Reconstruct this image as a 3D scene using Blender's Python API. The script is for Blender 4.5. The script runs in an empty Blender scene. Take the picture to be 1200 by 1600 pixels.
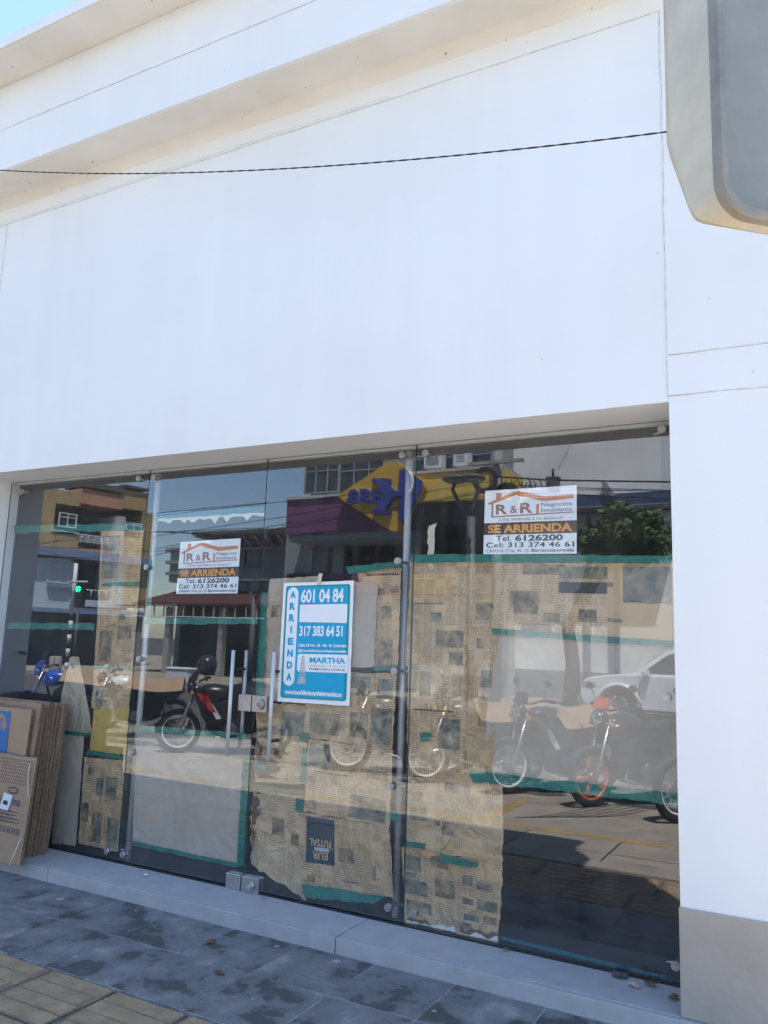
import bpy, math, random
from mathutils import Vector, Matrix
S = bpy.context.scene; COL = S.collection
PI = math.pi
# ---------------------------------------------------------------- camera (calibrated from the vanishing points of the facade)
FPX = 1258.7
RX = Vector((0.87974874, -0.04586724, -0.47322126))     # world X seen in camera axes (right, down, forward)
RY = Vector((0.47416733, 0.15739319, 0.86625211))
RZ = Vector((0.03474921, -0.98647026, 0.16021521))
EYE = Vector((0, 0, 1.6))
cam = bpy.data.cameras.new('camera'); camo = bpy.data.objects.new('camera', cam); COL.objects.link(camo)
right = Vector((RX[0], RY[0], RZ[0])); down = Vector((RX[1], RY[1], RZ[1])); fwd = Vector((RX[2], RY[2], RZ[2]))
m3 = Matrix((right, -down, -fwd)).transposed()
camo.matrix_world = Matrix.Translation(EYE) @ m3.to_4x4()
cam.sensor_width = 36; cam.lens = FPX / 1600 * 36; cam.clip_start = 0.05; cam.clip_end = 2000
S.camera = camo
# ---------------------------------------------------------------- world, sun, exposure
SUN_EL, SUN_ROT = math.radians(67), math.atan2(0.6, 0.8)
w = bpy.data.worlds.new('World'); S.world = w; w.use_nodes = True
nt = w.node_tree; nt.nodes.clear()
sky = nt.nodes.new('ShaderNodeTexSky'); sky.sky_type = 'NISHITA'; sky.sun_disc = False
sky.sun_elevation = SUN_EL; sky.sun_rotation = SUN_ROT; sky.air_density = 1.0; sky.dust_density = 0.5; sky.ozone_density = 3.0
bg = nt.nodes.new('ShaderNodeBackground'); bg.inputs[1].default_value = 0.135
wo = nt.nodes.new('ShaderNodeOutputWorld')
nt.links.new(sky.outputs[0], bg.inputs[0]); nt.links.new(bg.outputs[0], wo.inputs[0])
sl = bpy.data.lights.new('sun', 'SUN'); sl.energy = 5.0; sl.angle = math.radians(0.5); sl.color = (1.0, 0.955, 0.89)
so = bpy.data.objects.new('sun', sl); COL.objects.link(so)
sd = Vector((0.6 * math.cos(SUN_EL), 0.8 * math.cos(SUN_EL), math.sin(SUN_EL)))
so.rotation_euler = sd.to_track_quat('Z', 'Y').to_euler(); so.location = (0, 0, 30)
S.view_settings.view_transform = 'Standard'; S.view_settings.look = 'None'
S.view_settings.gamma = 1; S.view_settings.exposure = 1.72
S.cycles.max_bounces = 8; S.cycles.transparent_max_bounces = 16
# ---------------------------------------------------------------- places
GY = 4.22            # glass plane
FY = 3.90            # facade plane
def ray(px, py):
    c = Vector((px - 600, py - 800, FPX)); return Vector((RX.dot(c), RY.dot(c), RZ.dot(c)))
def gp(px, py, y=GY):                     # point of the vertical plane y = const that the photograph shows at (px, py)
    r = ray(px, py); t = y / r.y; return Vector((r.x * t, y, 1.6 + r.z * t))
class Face:                               # a vertical house front across the street: p0 + s*dir, z; normal n looks at the street
    def __init__(s, p0, d, n):
        s.p0 = Vector((p0[0], p0[1], 0)); s.d = Vector((d[0], d[1], 0)).normalized(); s.n = Vector((n[0], n[1], 0)).normalized()
    def at(s, px, py):                    # measured in the shop glass, which mirrors the street about y = GY
        r = ray(px, py); o = Vector((0, 2 * GY, 1.6)); v = Vector((r.x, -r.y, r.z))
        t = (s.p0 - o).dot(s.n) / v.dot(s.n); q = o + v * t
        return (q - s.p0).dot(s.d), q.z
    def p(s, a, z, dep=0.0): return s.p0 + s.d * a + s.n * dep + Vector((0, 0, z))
def ground(px, py, z=0.0):
    r = ray(px, py); t = (z - 1.6) / r.z; return Vector((r.x * t, 2 * GY - r.y * t, z))
# ---------------------------------------------------------------- materials
MATS = {}
def mat(name, col, rough=0.7, var=0.12, scale=6.0, bump=0.0, bscale=40.0, metal=0.0, col2=None, spec=0.5, coat=0.0):
    if name in MATS: return MATS[name]
    m = bpy.data.materials.new(name); m.use_nodes = True; n = m.node_tree.nodes; L = m.node_tree.links
    b = n['Principled BSDF']; b.inputs['Roughness'].default_value = rough; b.inputs['Metallic'].default_value = metal
    b.inputs['Specular IOR Level'].default_value = spec; b.inputs['Coat Weight'].default_value = coat
    tc = n.new('ShaderNodeTexCoord'); nz = n.new('ShaderNodeTexNoise'); nz.inputs['Scale'].default_value = scale
    nz.inputs['Detail'].default_value = 6; nz.inputs['Roughness'].default_value = 0.6
    L.new(tc.outputs['Object'], nz.inputs['Vector'])
    r = n.new('ShaderNodeValToRGB'); r.color_ramp.elements[0].position = 0.3; r.color_ramp.elements[1].position = 0.7
    c2 = col2 if col2 else tuple(max(0, c * (1 - var)) for c in col)
    c1 = col if col2 else tuple(min(1, c * (1 + var * 0.5)) for c in col)
    r.color_ramp.elements[0].color = (*c2, 1); r.color_ramp.elements[1].color = (*c1, 1)
    L.new(nz.outputs['Fac'], r.inputs[0]); L.new(r.outputs[0], b.inputs['Base Color'])
    if bump:
        n2 = n.new('ShaderNodeTexNoise'); n2.inputs['Scale'].default_value = bscale; n2.inputs['Detail'].default_value = 2.5 if 'kraft' in name else 5; n2.inputs['Distortion'].default_value = 1.6 if 'kraft' in name else 0
        bp = n.new('ShaderNodeBump'); bp.inputs['Strength'].default_value = bump; bp.inputs['Distance'].default_value = 0.08 if 'kraft' in name or 'yellow_paper' in name else 0.02
        L.new(tc.outputs['Object'], n2.inputs['Vector']); L.new(n2.outputs['Fac'], bp.inputs['Height']); L.new(bp.outputs[0], b.inputs['Normal'])
    MATS[name] = m; return m
def nodes(m): return m.node_tree.nodes, m.node_tree.links, m.node_tree.nodes['Principled BSDF']
def math_node(n, L, op, a, b=None):
    q = n.new('ShaderNodeMath'); q.operation = op
    for i, x in enumerate((a, b)):
        if x is None: continue
        if isinstance(x, (int, float)): q.inputs[i].default_value = x
        else: L.new(x, q.inputs[i])
    return q.outputs[0]
def mixc(n, L, fac, a, b, mode='MIX'):
    q = n.new('ShaderNodeMix'); q.data_type = 'RGBA'; q.blend_type = mode
    for sk, x in ((q.inputs['Factor'], fac), (q.inputs[6], a), (q.inputs[7], b)):
        if isinstance(x, (int, float)): sk.default_value = x
        elif isinstance(x, tuple): sk.default_value = (*x, 1)
        else: L.new(x, sk)
    return q.outputs[2]
# painted render of the shop front: faint roller marks, rain streaks, dots of mildew
def plaster():
    m = bpy.data.materials.new('white_plaster'); m.use_nodes = True; n, L, b = nodes(m)
    tc = n.new('ShaderNodeTexCoord'); mp = n.new('ShaderNodeMapping'); mp.inputs['Scale'].default_value = (3.2, 3.2, 0.22)
    L.new(tc.outputs['Object'], mp.inputs[0])
    a = n.new('ShaderNodeTexNoise'); a.inputs['Scale'].default_value = 1.6; a.inputs['Detail'].default_value = 7; L.new(mp.outputs[0], a.inputs[0])
    r = n.new('ShaderNodeValToRGB'); r.color_ramp.elements[0].position = .25; r.color_ramp.elements[1].position = .75
    r.color_ramp.elements[0].color = (.785, .783, .775, 1); r.color_ramp.elements[1].color = (.82, .817, .805, 1)
    L.new(a.outputs[0], r.inputs[0])
    a2 = n.new('ShaderNodeTexNoise'); a2.inputs['Scale'].default_value = 1.1; a2.inputs['Detail'].default_value = 5; L.new(tc.outputs['Object'], a2.inputs[0])
    r2 = n.new('ShaderNodeValToRGB'); r2.color_ramp.elements[0].position = .35; r2.color_ramp.elements[1].position = .6
    r2.color_ramp.elements[0].color = (.965, .96, .95, 1); r2.color_ramp.elements[1].color = (1, 1, 1, 1); L.new(a2.outputs[0], r2.inputs[0])
    c = mixc(n, L, 1.0, r.outputs[0], r2.outputs[0], 'MULTIPLY')
    v = n.new('ShaderNodeTexVoronoi'); v.inputs['Scale'].default_value = 3.0; L.new(tc.outputs['Object'], v.inputs[0])
    dot = math_node(n, L, 'LESS_THAN', v.outputs['Distance'], 0.018)
    c = mixc(n, L, math_node(n, L, 'MULTIPLY', dot, 0.45), c, (.35, .33, .30))
    L.new(c, b.inputs['Base Color']); b.inputs['Roughness'].default_value = .85
    nb = n.new('ShaderNodeTexNoise'); nb.inputs['Scale'].default_value = 90; nb.inputs['Detail'].default_value = 4; L.new(tc.outputs['Object'], nb.inputs[0])
    nb2 = n.new('ShaderNodeTexNoise'); nb2.inputs['Scale'].default_value = 2.5; L.new(tc.outputs['Object'], nb2.inputs[0])
    hh = math_node(n, L, 'ADD', math_node(n, L, 'MULTIPLY', nb.outputs[0], .08), nb2.outputs[0])
    bp = n.new('ShaderNodeBump'); bp.inputs['Strength'].default_value = .25; bp.inputs['Distance'].default_value = .02
    L.new(hh, bp.inputs['Height']); L.new(bp.outputs[0], b.inputs['Normal'])
    MATS['white_plaster'] = m; return m
plaster()
# plaster with clustered mildew specks, for the underside of the projecting band
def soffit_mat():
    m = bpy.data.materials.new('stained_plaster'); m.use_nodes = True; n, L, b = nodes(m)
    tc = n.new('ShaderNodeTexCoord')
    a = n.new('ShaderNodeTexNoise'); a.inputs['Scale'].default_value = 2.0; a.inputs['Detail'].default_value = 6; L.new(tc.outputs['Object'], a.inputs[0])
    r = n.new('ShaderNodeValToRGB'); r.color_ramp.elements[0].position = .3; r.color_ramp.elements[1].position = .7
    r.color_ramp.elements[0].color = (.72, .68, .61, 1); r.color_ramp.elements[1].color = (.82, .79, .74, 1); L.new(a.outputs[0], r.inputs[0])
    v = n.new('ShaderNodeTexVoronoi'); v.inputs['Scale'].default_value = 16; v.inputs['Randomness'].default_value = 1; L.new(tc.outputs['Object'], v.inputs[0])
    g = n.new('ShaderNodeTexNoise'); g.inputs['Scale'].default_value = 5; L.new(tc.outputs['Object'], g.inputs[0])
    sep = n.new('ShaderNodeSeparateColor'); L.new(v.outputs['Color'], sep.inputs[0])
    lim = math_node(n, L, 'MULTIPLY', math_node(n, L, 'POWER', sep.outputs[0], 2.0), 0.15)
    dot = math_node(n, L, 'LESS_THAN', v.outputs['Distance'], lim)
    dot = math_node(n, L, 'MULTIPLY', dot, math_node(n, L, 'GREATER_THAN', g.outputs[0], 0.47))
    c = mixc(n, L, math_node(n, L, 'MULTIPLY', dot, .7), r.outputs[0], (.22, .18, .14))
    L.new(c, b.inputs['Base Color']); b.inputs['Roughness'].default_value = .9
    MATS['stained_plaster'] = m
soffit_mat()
# slate: dark stone with pale efflorescence and stains, one random tone per tile
def slate():
    m = bpy.data.materials.new('slate_tile'); m.use_nodes = True; n, L, b = nodes(m)
    tc = n.new('ShaderNodeTexCoord'); at = n.new('ShaderNodeAttribute'); at.attribute_name = 'tone'
    mp = n.new('ShaderNodeVectorMath'); mp.operation = 'ADD'; L.new(tc.outputs['Object'], mp.inputs[0]); L.new(at.outputs['Color'], mp.inputs[1])
    a = n.new('ShaderNodeTexNoise'); a.inputs['Scale'].default_value = 4; a.inputs['Detail'].default_value = 9; a.inputs['Roughness'].default_value = .65; a.inputs['Distortion'].default_value = .15
    L.new(mp.outputs[0], a.inputs[0])
    r = n.new('ShaderNodeValToRGB'); e = r.color_ramp.elements
    e[0].position = .42; e[0].color = (.07, .074, .074, 1); e[1].position = .72; e[1].color = (.35, .345, .33, 1)
    x = e.new(.47); x.color = (.15, .158, .162, 1); x = e.new(.58); x.color = (.19, .197, .20, 1); L.new(a.outputs[0], r.inputs[0])
    f = n.new('ShaderNodeTexNoise'); f.inputs['Scale'].default_value = 60; f.inputs['Detail'].default_value = 4; L.new(tc.outputs['Object'], f.inputs[0])
    c = mixc(n, L, 1.0, r.outputs[0], mixc(n, L, f.outputs[0], (.7, .7, .7), (1.25, 1.25, 1.25)), 'MULTIPLY')
    v = n.new('ShaderNodeTexVoronoi'); v.inputs['Scale'].default_value = 9; L.new(tc.outputs['Object'], v.inputs[0])
    sep = n.new('ShaderNodeSeparateColor'); L.new(v.outputs['Color'], sep.inputs[0])
    dot = math_node(n, L, 'LESS_THAN', v.outputs['Distance'], math_node(n, L, 'MULTIPLY', math_node(n, L, 'POWER', sep.outputs[1], 6.0), .22))
    c = mixc(n, L, math_node(n, L, 'MULTIPLY', dot, .7), c, (.42, .43, .42))
    L.new(c, b.inputs['Base Color']); b.inputs['Roughness'].default_value = .62
    bp = n.new('ShaderNodeBump'); bp.inputs['Strength'].default_value = .5; bp.inputs['Distance'].default_value = .012
    L.new(a.outputs[0], bp.inputs['Height']); L.new(bp.outputs[0], b.inputs['Normal']); MATS['slate_tile'] = m
slate()
# newsprint: tan paper with columns of broken grey lines, from UVs in metres
def newsprint(name, col, ink=0.62, seed=0.0, flip=False):
    m = bpy.data.materials.new(name); m.use_nodes = True; n, L, b = nodes(m)
    uv = n.new('ShaderNodeUVMap'); sep = n.new('ShaderNodeSeparateXYZ'); L.new(uv.outputs[0], sep.inputs[0])
    U, V = (sep.outputs[1], sep.outputs[0]) if flip else (sep.outputs[0], sep.outputs[1])
    line = math_node(n, L, 'LESS_THAN', math_node(n, L, 'FRACT', math_node(n, L, 'DIVIDE', V, .0115)), .55)
    colm = math_node(n, L, 'GREATER_THAN', math_node(n, L, 'FRACT', math_node(n, L, 'DIVIDE', U, .068)), .12)
    cx = n.new('ShaderNodeCombineXYZ'); L.new(math_node(n, L, 'MULTIPLY', U, 70), cx.inputs[0]); L.new(math_node(n, L, 'MULTIPLY', math_node(n, L, 'FLOOR', math_node(n, L, 'DIVIDE', V, .0115)), 3.7), cx.inputs[1])
    wn = n.new('ShaderNodeTexNoise'); wn.inputs['Scale'].default_value = 1.3; L.new(cx.outputs[0], wn.inputs[0])
    word = math_node(n, L, 'GREATER_THAN', wn.outputs[0], .42)
    cz = n.new('ShaderNodeCombineXYZ'); L.new(math_node(n, L, 'FLOOR', math_node(n, L, 'DIVIDE', U, .068)), cz.inputs[0])
    L.new(math_node(n, L, 'FLOOR', math_node(n, L, 'DIVIDE', V, .055)), cz.inputs[1]); cz.inputs[2].default_value = seed
    wh = n.new('ShaderNodeTexWhiteNoise'); L.new(cz.outputs[0], wh.inputs[0])
    blk = math_node(n, L, 'GREATER_THAN', wh.outputs[0], .22)
    f = math_node(n, L, 'MULTIPLY', math_node(n, L, 'MULTIPLY', line, colm), math_node(n, L, 'MULTIPLY', word, blk))
    tc = n.new('ShaderNodeTexCoord'); nz = n.new('ShaderNodeTexNoise'); nz.inputs['Scale'].default_value = 3.5; nz.inputs['Detail'].default_value = 6
    L.new(tc.outputs['Object'], nz.inputs[0])
    r = n.new('ShaderNodeValToRGB'); r.color_ramp.elements[0].position = .3; r.color_ramp.elements[1].position = .7
    r.color_ramp.elements[0].color = (*[c * .82 for c in col], 1); r.color_ramp.elements[1].color = (*[min(1, c * 1.08) for c in col], 1); L.new(nz.outputs[0], r.inputs[0])
    c = mixc(n, L, math_node(n, L, 'MULTIPLY', f, ink), r.outputs[0], (.08, .075, .065))
    L.new(c, b.inputs['Base Color']); b.inputs['Roughness'].default_value = .85
    w1 = n.new('ShaderNodeTexNoise'); w1.inputs['Scale'].default_value = 5; w1.inputs['Detail'].default_value = 3; w1.inputs['Distortion'].default_value = 1.5; L.new(tc.outputs['Object'], w1.inputs[0])
    bp = n.new('ShaderNodeBump'); bp.inputs['Strength'].default_value = .9; bp.inputs['Distance'].default_value = .07
    L.new(w1.outputs[0], bp.inputs['Height']); L.new(bp.outputs[0], b.inputs['Normal']); MATS[name] = m; return m
newsprint('newsprint', (.60, .40, .215), .5); newsprint('newsprint_grey', (.61, .42, .245), .42, 3.0); newsprint('newsprint_turned', (.58, .385, .20), .45, 7.0, True)
mat('newsprint_margin', (.61, .41, .22), .85, .12, 4)
mat('print_photo', (.46, .32, .18), .8, 0, 19, col2=(.045, .042, .036)); mat('print_photo_teal', (.36, .28, .18), .8, 0, 16, col2=(.02, .05, .052))
mat('print_black', (.04, .045, .045), .8, .3, 20); mat('print_dark_blue', (.035, .055, .075), .8, .5, 9)
mat('yellow_paper', (.55, .36, .09), .8, .12, 5, .4, 12)
mat('kraft_grey', (.47, .385, .305), .85, .12, 3.5, .75, 1.9); mat('kraft_pale', (.50, .40, .29), .85, .16, 5, .9, 4)
mat('green_tape', (.0, .16, .12), .35, .35, 14, .5, 30); mat('blue_tape', (.0, .11, .14), .35, .3, 14, .5, 30)
mat('masking_paper', (.62, .55, .42), .8, .1, 10)
mat('sign_white', (.80, .83, .86), .5, .04, 5); mat('sign_brown', (.055, .03, .018), .5, .2, 10); mat('sign_orange', (.80, .33, .05), .5, .1, 10)
mat('sign_terracotta', (.62, .22, .09), .5, .15, 12); mat('sign_maroon', (.30, .15, .11), .5, .1, 12); mat('sign_black', (.03, .035, .045), .5, .2, 12)
mat('poster_white', (.80, .81, .82), .6, .03, 6); mat('poster_blue', (.0, .36, .62), .6, .12, 5, col2=(.0, .33, .50)); mat('poster_green', (.0, .26, .22), .6, .1, 9); mat('poster_grey', (.40, .45, .47), .6, .2, 20)
mat('steel', (.50, .49, .48), .32, .12, 30, metal=.85); mat('steel_tube', (.62, .62, .61), .4, .12, 6, metal=.2); mat('dark_metal', (.04, .04, .042), .4, .3, 10, metal=.4)
mat('chrome', (.75, .75, .75), .12, .05, 5, metal=1)
mat('granite_sill', (.40, .405, .41), .6, .13, 9, .15, 120); mat('plinth_stone', (.42, .38, .33), .45, 0, 3.2, .1, 30, col2=(.34, .305, .265)); mat('joint_beige', (.72, .69, .63), .9, .35, 20)
mat('joint_dark', (.05, .05, .05), .9, .3, 20); mat('grout', (.34, .345, .34), .95, .55, 12, .4, 60)
mat('tactile_tan', (.29, .22, .145), .9, 0, 7, .5, 50, col2=(.13, .105, .08)); mat('tactile_yellow', (.50, .33, .13), .85, .3, 8, .3, 50, col2=(.26, .19, .10)); mat('tactile_bar', (.40, .285, .16), .85, 0, 9, .4, 50, col2=(.21, .155, .10))
mat('sidewalk_concrete', (.34, .30, .245), .9, .3, 3, .4, 40); mat('parking_concrete', (.30, .27, .225), .9, .5, 1.8, .4, 30)
mat('asphalt', (.085, .083, .08), .9, .3, 2.5, .5, 60); mat('road_paint', (.65, .65, .62), .7, .3, 8); mat('kerb_concrete', (.33, .31, .28), .9, .25, 4)
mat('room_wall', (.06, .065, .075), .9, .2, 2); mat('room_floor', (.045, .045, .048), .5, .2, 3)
mat('cardboard', (.36, .245, .155), .8, .10, 4, .3, 30); mat('cardboard_edge', (.24, .165, .11), .9, .5, 60, .8, 90); mat('cardboard_dark', (.30, .205, .135), .85, .15, 5, .3, 30)
mat('box_blue', (.02, .13, .38), .6, .1, 9); mat('box_ink', (.06, .07, .11), .7, .2, 9); mat('label_white', (.68, .70, .74), .6, .05, 9)
mat('cream_plastic', (.60, .54, .41), .45, .18, 9); mat('cream_rim', (.25, .23, .19), .4, .3, 14); mat('grey_panel', (.29, .28, .24), .45, 0, 5, col2=(.20, .19, .16))
mat('cable_black', (.012, .012, .016), .6, .2, 9); mat('leaf_dry', (.16, .085, .04), .8, .4, 20); mat('scrap_white', (.7, .7, .7), .7, .1, 9)
# street across
mat('wall_ochre', (.46, .34, .17), .9, .28, 1.2); mat('wall_salmon', (.55, .29, .19), .9, .16, 1.2); mat('wall_paleblue', (.50, .60, .66), .9, .1, 1.5); mat('trim_blue', (.20, .27, .44), .8, .15, 3)
mat('wall_white', (.86, .85, .83), .9, .18, .6); mat('wall_grey', (.26, .28, .30), .9, .15, 1); mat('wall_offwhite', (.50, .50, .47), .9, .15, 1); mat('wall_purple', (.17, .06, .15), .8, .15, 2)
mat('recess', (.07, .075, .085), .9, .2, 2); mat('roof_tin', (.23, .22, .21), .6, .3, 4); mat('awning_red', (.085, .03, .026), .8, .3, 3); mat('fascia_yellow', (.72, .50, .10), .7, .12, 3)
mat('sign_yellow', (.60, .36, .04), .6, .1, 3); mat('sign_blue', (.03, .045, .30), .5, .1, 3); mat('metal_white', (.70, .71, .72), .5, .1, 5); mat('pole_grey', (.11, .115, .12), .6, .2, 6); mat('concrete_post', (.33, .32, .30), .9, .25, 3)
mat('band_blue', (.04, .075, .16), .7, .2, 2); mat('soot', (.10, .10, .095), .9, .2, 3); mat('pink_panel', (.62, .27, .30), .8, .1, 3)
mat('rubber', (.018, .018, .018), .8, .3, 20); mat('black_plastic', (.02, .021, .024), .3, .2, 9, coat=.3); mat('seat_vinyl', (.015, .015, .017), .55, .2, 9); mat('engine_metal', (.16, .16, .165), .45, .4, 12, metal=.6)
mat('paint_red', (.55, .02, .02), .25, .1, 5, coat=.6); mat('paint_orange', (.75, .13, .02), .3, .1, 5, coat=.5); mat('paint_blue', (.02, .09, .50), .25, .1, 5, coat=.6); mat('paint_white', (.72, .73, .73), .25, .03, 5, coat=.8); mat('paint_grey', (.12, .125, .13), .3, .1, 5, coat=.6)
mat('foliage', (.075, .12, .035), .7, .5, 3); mat('foliage_light', (.13, .19, .05), .7, .4, 3); mat('bark', (.12, .095, .07), .95, .4, 7, .6, 30); mat('terracotta_pot', (.30, .12, .06), .9, .2, 5)
def glassy(name, tint, ior, front=True):
    m = bpy.data.materials.new(name); m.use_nodes = True; n = m.node_tree.nodes; L = m.node_tree.links; n.clear()
    o = n.new('ShaderNodeOutputMaterial'); t = n.new('ShaderNodeBsdfTransparent'); t.inputs[0].default_value = (*tint, 1)
    if not front: L.new(t.outputs[0], o.inputs[0]); MATS[name] = m; return m
    g = n.new('ShaderNodeBsdfGlossy'); g.inputs['Roughness'].default_value = 0.0; g.inputs[0].default_value = (.95, .97, 1, 1)
    fr = n.new('ShaderNodeFresnel'); fr.inputs['IOR'].default_value = ior
    tc = n.new('ShaderNodeTexCoord'); nz = n.new('ShaderNodeTexNoise'); nz.inputs['Scale'].default_value = 1.1; nz.inputs['Detail'].default_value = 1
    L.new(tc.outputs['Object'], nz.inputs[0]); bp = n.new('ShaderNodeBump'); bp.inputs['Strength'].default_value = .02; bp.inputs['Distance'].default_value = .01
    L.new(nz.outputs[0], bp.inputs['Height']); L.new(bp.outputs[0], g.inputs['Normal'])
    ge = n.new('ShaderNodeNewGeometry'); inv = math_node(n, L, 'SUBTRACT', 1.0, ge.outputs['Backfacing']); fac = math_node(n, L, 'MULTIPLY', fr.outputs[0], inv)
    mx = n.new('ShaderNodeMixShader'); L.new(fac, mx.inputs[0]); L.new(t.outputs[0], mx.inputs[1]); L.new(g.outputs[0], mx.inputs[2])
    df = n.new('ShaderNodeBsdfDiffuse'); df.inputs[0].default_value = (.55, .53, .50, 1)
    mp = n.new('ShaderNodeMapping'); mp.inputs['Scale'].default_value = (5, 5, 1.1); L.new(tc.outputs['Object'], mp.inputs[0])
    dn = n.new('ShaderNodeTexNoise'); dn.inputs['Scale'].default_value = 1.6; dn.inputs['Detail'].default_value = 8; dn.inputs['Roughness'].default_value = .7; L.new(mp.outputs[0], dn.inputs[0])
    dm = math_node(n, L, 'MULTIPLY', math_node(n, L, 'POWER', dn.outputs[0], 3.0), .22)
    m2 = n.new('ShaderNodeMixShader'); L.new(math_node(n, L, 'MULTIPLY', dm, inv), m2.inputs[0]); L.new(mx.outputs[0], m2.inputs[1]); L.new(df.outputs[0], m2.inputs[2])
    L.new(m2.outputs[0], o.inputs[0]); MATS[name] = m; return m
glassy('shop_glass', (.94, .955, .955), 2.05); glassy('shop_glass_back', (.97, .98, .98), 1.5, False)
mat('glass_edge', (.03, .09, .08), .2, .1, 5); mat('window_glass', (.03, .035, .045), .08, .1, 3, spec=.8)
mm = mat('lamp_green', (.0, .5, .25), .4, .1, 5); n_, L_, b_ = nodes(mm); b_.inputs['Emission Color'].default_value = (0, 1, .45, 1); b_.inputs['Emission Strength'].default_value = 2.5
mat('lens_glass', (.30, .32, .34), .15, .1, 5, coat=.5)
# ---------------------------------------------------------------- mesh builder
class MB:
    def __init__(s): s.v = []; s.f = []; s.mi = []; s.uv = []; s.mats = []; s.sm = []
    def m(s, name):
        if name not in s.mats: s.mats.append(name)
        return s.mats.index(name)
    def face(s, idx, mt, uv=None, smooth=False): s.f.append(idx); s.mi.append(s.m(mt)); s.uv.append(uv); s.sm.append(smooth)
    def add(s, pts): b = len(s.v); s.v += [tuple(p) for p in pts]; return b
    def poly(s, pts, mt): b = s.add(pts); s.face(list(range(b, b + len(pts))), mt)
    def hexa(s, p, mt):                    # 8 points: bottom ring then top ring
        b = s.add(p)
        for q in ((3, 2, 1, 0), (4, 5, 6, 7), (0, 1, 5, 4), (1, 2, 6, 5), (2, 3, 7, 6), (3, 0, 4, 7)): s.face([b + i for i in q], mt)
    def box(s, x0, y0, z0, x1, y1, z1, mt):
        x0, x1 = sorted((x0, x1)); y0, y1 = sorted((y0, y1)); z0, z1 = sorted((z0, z1))
        s.hexa([(x0, y0, z0), (x1, y0, z0), (x1, y1, z0), (x0, y1, z0), (x0, y0, z1), (x1, y0, z1), (x1, y1, z1), (x0, y1, z1)], mt)
    def fbox(s, F, a0, z0, a1, z1, d0, d1, mt):       # box on a Face
        a0, a1 = sorted((a0, a1)); z0, z1 = sorted((z0, z1)); d0, d1 = sorted((d0, d1))
        s.hexa([F.p(a0, z0, d1), F.p(a1, z0, d1), F.p(a1, z0, d0), F.p(a0, z0, d0), F.p(a0, z1, d1), F.p(a1, z1, d1), F.p(a1, z1, d0), F.p(a0, z1, d0)], mt)
    def path(s, pts, r, mt, seg=8, closed=False, caps=True):
        pts = [Vector(p) for p in pts]; n = len(pts); rs = r if isinstance(r, (list, tuple)) else [r] * n
        up = Vector((0, 0, 1)); rings = []; side = None
        for i, p in enumerate(pts):
            if closed: t = pts[(i + 1) % n] - pts[i - 1]
            else: t = pts[min(i + 1, n - 1)] - pts[max(i - 1, 0)]
            if t.length < 1e-9: t = Vector((0, 0, 1))
            t.normalize()
            if side is None:
                ref = up if abs(t.z) < .95 else Vector((1, 0, 0)); side = t.cross(ref).normalized()
            else:
                side = (side - t * side.dot(t))
                side = side.normalized() if side.length > 1e-6 else t.cross(up).normalized()
            w_ = t.cross(side)
            rings.append(s.add([p + (side * math.cos(2 * PI * k / seg) + w_ * math.sin(2 * PI * k / seg)) * rs[i] for k in range(seg)]))
        for i in range(n if closed else n - 1):
            a, b = rings[i], rings[(i + 1) % n]
            for k in range(seg): s.face([a + k, a + (k + 1) % seg, b + (k + 1) % seg, b + k], mt, smooth=True)
        if caps and not closed:
            s.face([rings[0] + k for k in range(seg)][::-1], mt); s.face([rings[-1] + k for k in range(seg)], mt)
    def ball(s, c, r, mt, nu=12, nv=8, clip=None):
        c = Vector(c); r = Vector(r) if not isinstance(r, (int, float)) else Vector((r, r, r)); b = len(s.v)
        for j in range(nv + 1):
            th = PI * j / nv
            for i in range(nu):
                ph = 2 * PI * i / nu; s.v.append((c.x + r.x * math.sin(th) * math.cos(ph), c.y + r.y * math.sin(th) * math.sin(ph), c.z + r.z * math.cos(th)))
        for j in range(nv):
            for i in range(nu):
                a = b + j * nu + i; a2 = b + j * nu + (i + 1) % nu; s.face([a, a + nu, a2 + nu, a2], mt, smooth=True)
    def prism(s, poly, fn, mt, mcap=None):            # poly of (a,b); fn(a,b,side 0/1)
        n = len(poly); A = s.add([fn(a, b, 0) for a, b in poly]); B = s.add([fn(a, b, 1) for a, b in poly])
        s.face([A + i for i in range(n)][::-1], mcap or mt); s.face([B + i for i in range(n)], mcap or mt)
        for i in range(n): s.face([A + i, A + (i + 1) % n, B + (i + 1) % n, B + i], mt)
    def torus(s, c, R_, r, axis, mt, n=28, seg=8):
        ax = Vector(axis).normalized(); u = ax.orthogonal().normalized(); w_ = ax.cross(u); c = Vector(c)
        s.path([c + (u * math.cos(2 * PI * k / n) + w_ * math.sin(2 * PI * k / n)) * R_ for k in range(n)], r, mt, seg, closed=True)
    def build(s, name, parent=None, bevel=0.0, local=False):
        me = bpy.data.meshes.new(name); off = Vector((0, 0, 0))
        if parent is not None and not local:
            q = parent; 
            while q is not None: off += q.location; q = q.parent
        me.from_pydata([tuple(Vector(v) - off) for v in s.v], [], s.f); 
        for mt in s.mats: me.materials.append(MATS[mt])
        me.polygons.foreach_set('material_index', s.mi); me.polygons.foreach_set('use_smooth', s.sm)
        if any(u is not None for u in s.uv):
            ul = me.uv_layers.new(name='UVMap'); i = 0
            for p, u in zip(me.polygons, s.uv):
                for k in range(p.loop_total): ul.data[p.loop_start + k].uv = u[k] if u else (0, 0)
        me.validate(); me.update()
        o = bpy.data.objects.new(name, me); COL.objects.link(o)
        if parent is not None: o.parent = parent
        if bevel:
            bv = o.modifiers.new('bevel', 'BEVEL'); bv.width = bevel; bv.segments = 2; bv.limit_method = 'ANGLE'; bv.angle_limit = math.radians(40)
        return o
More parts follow.
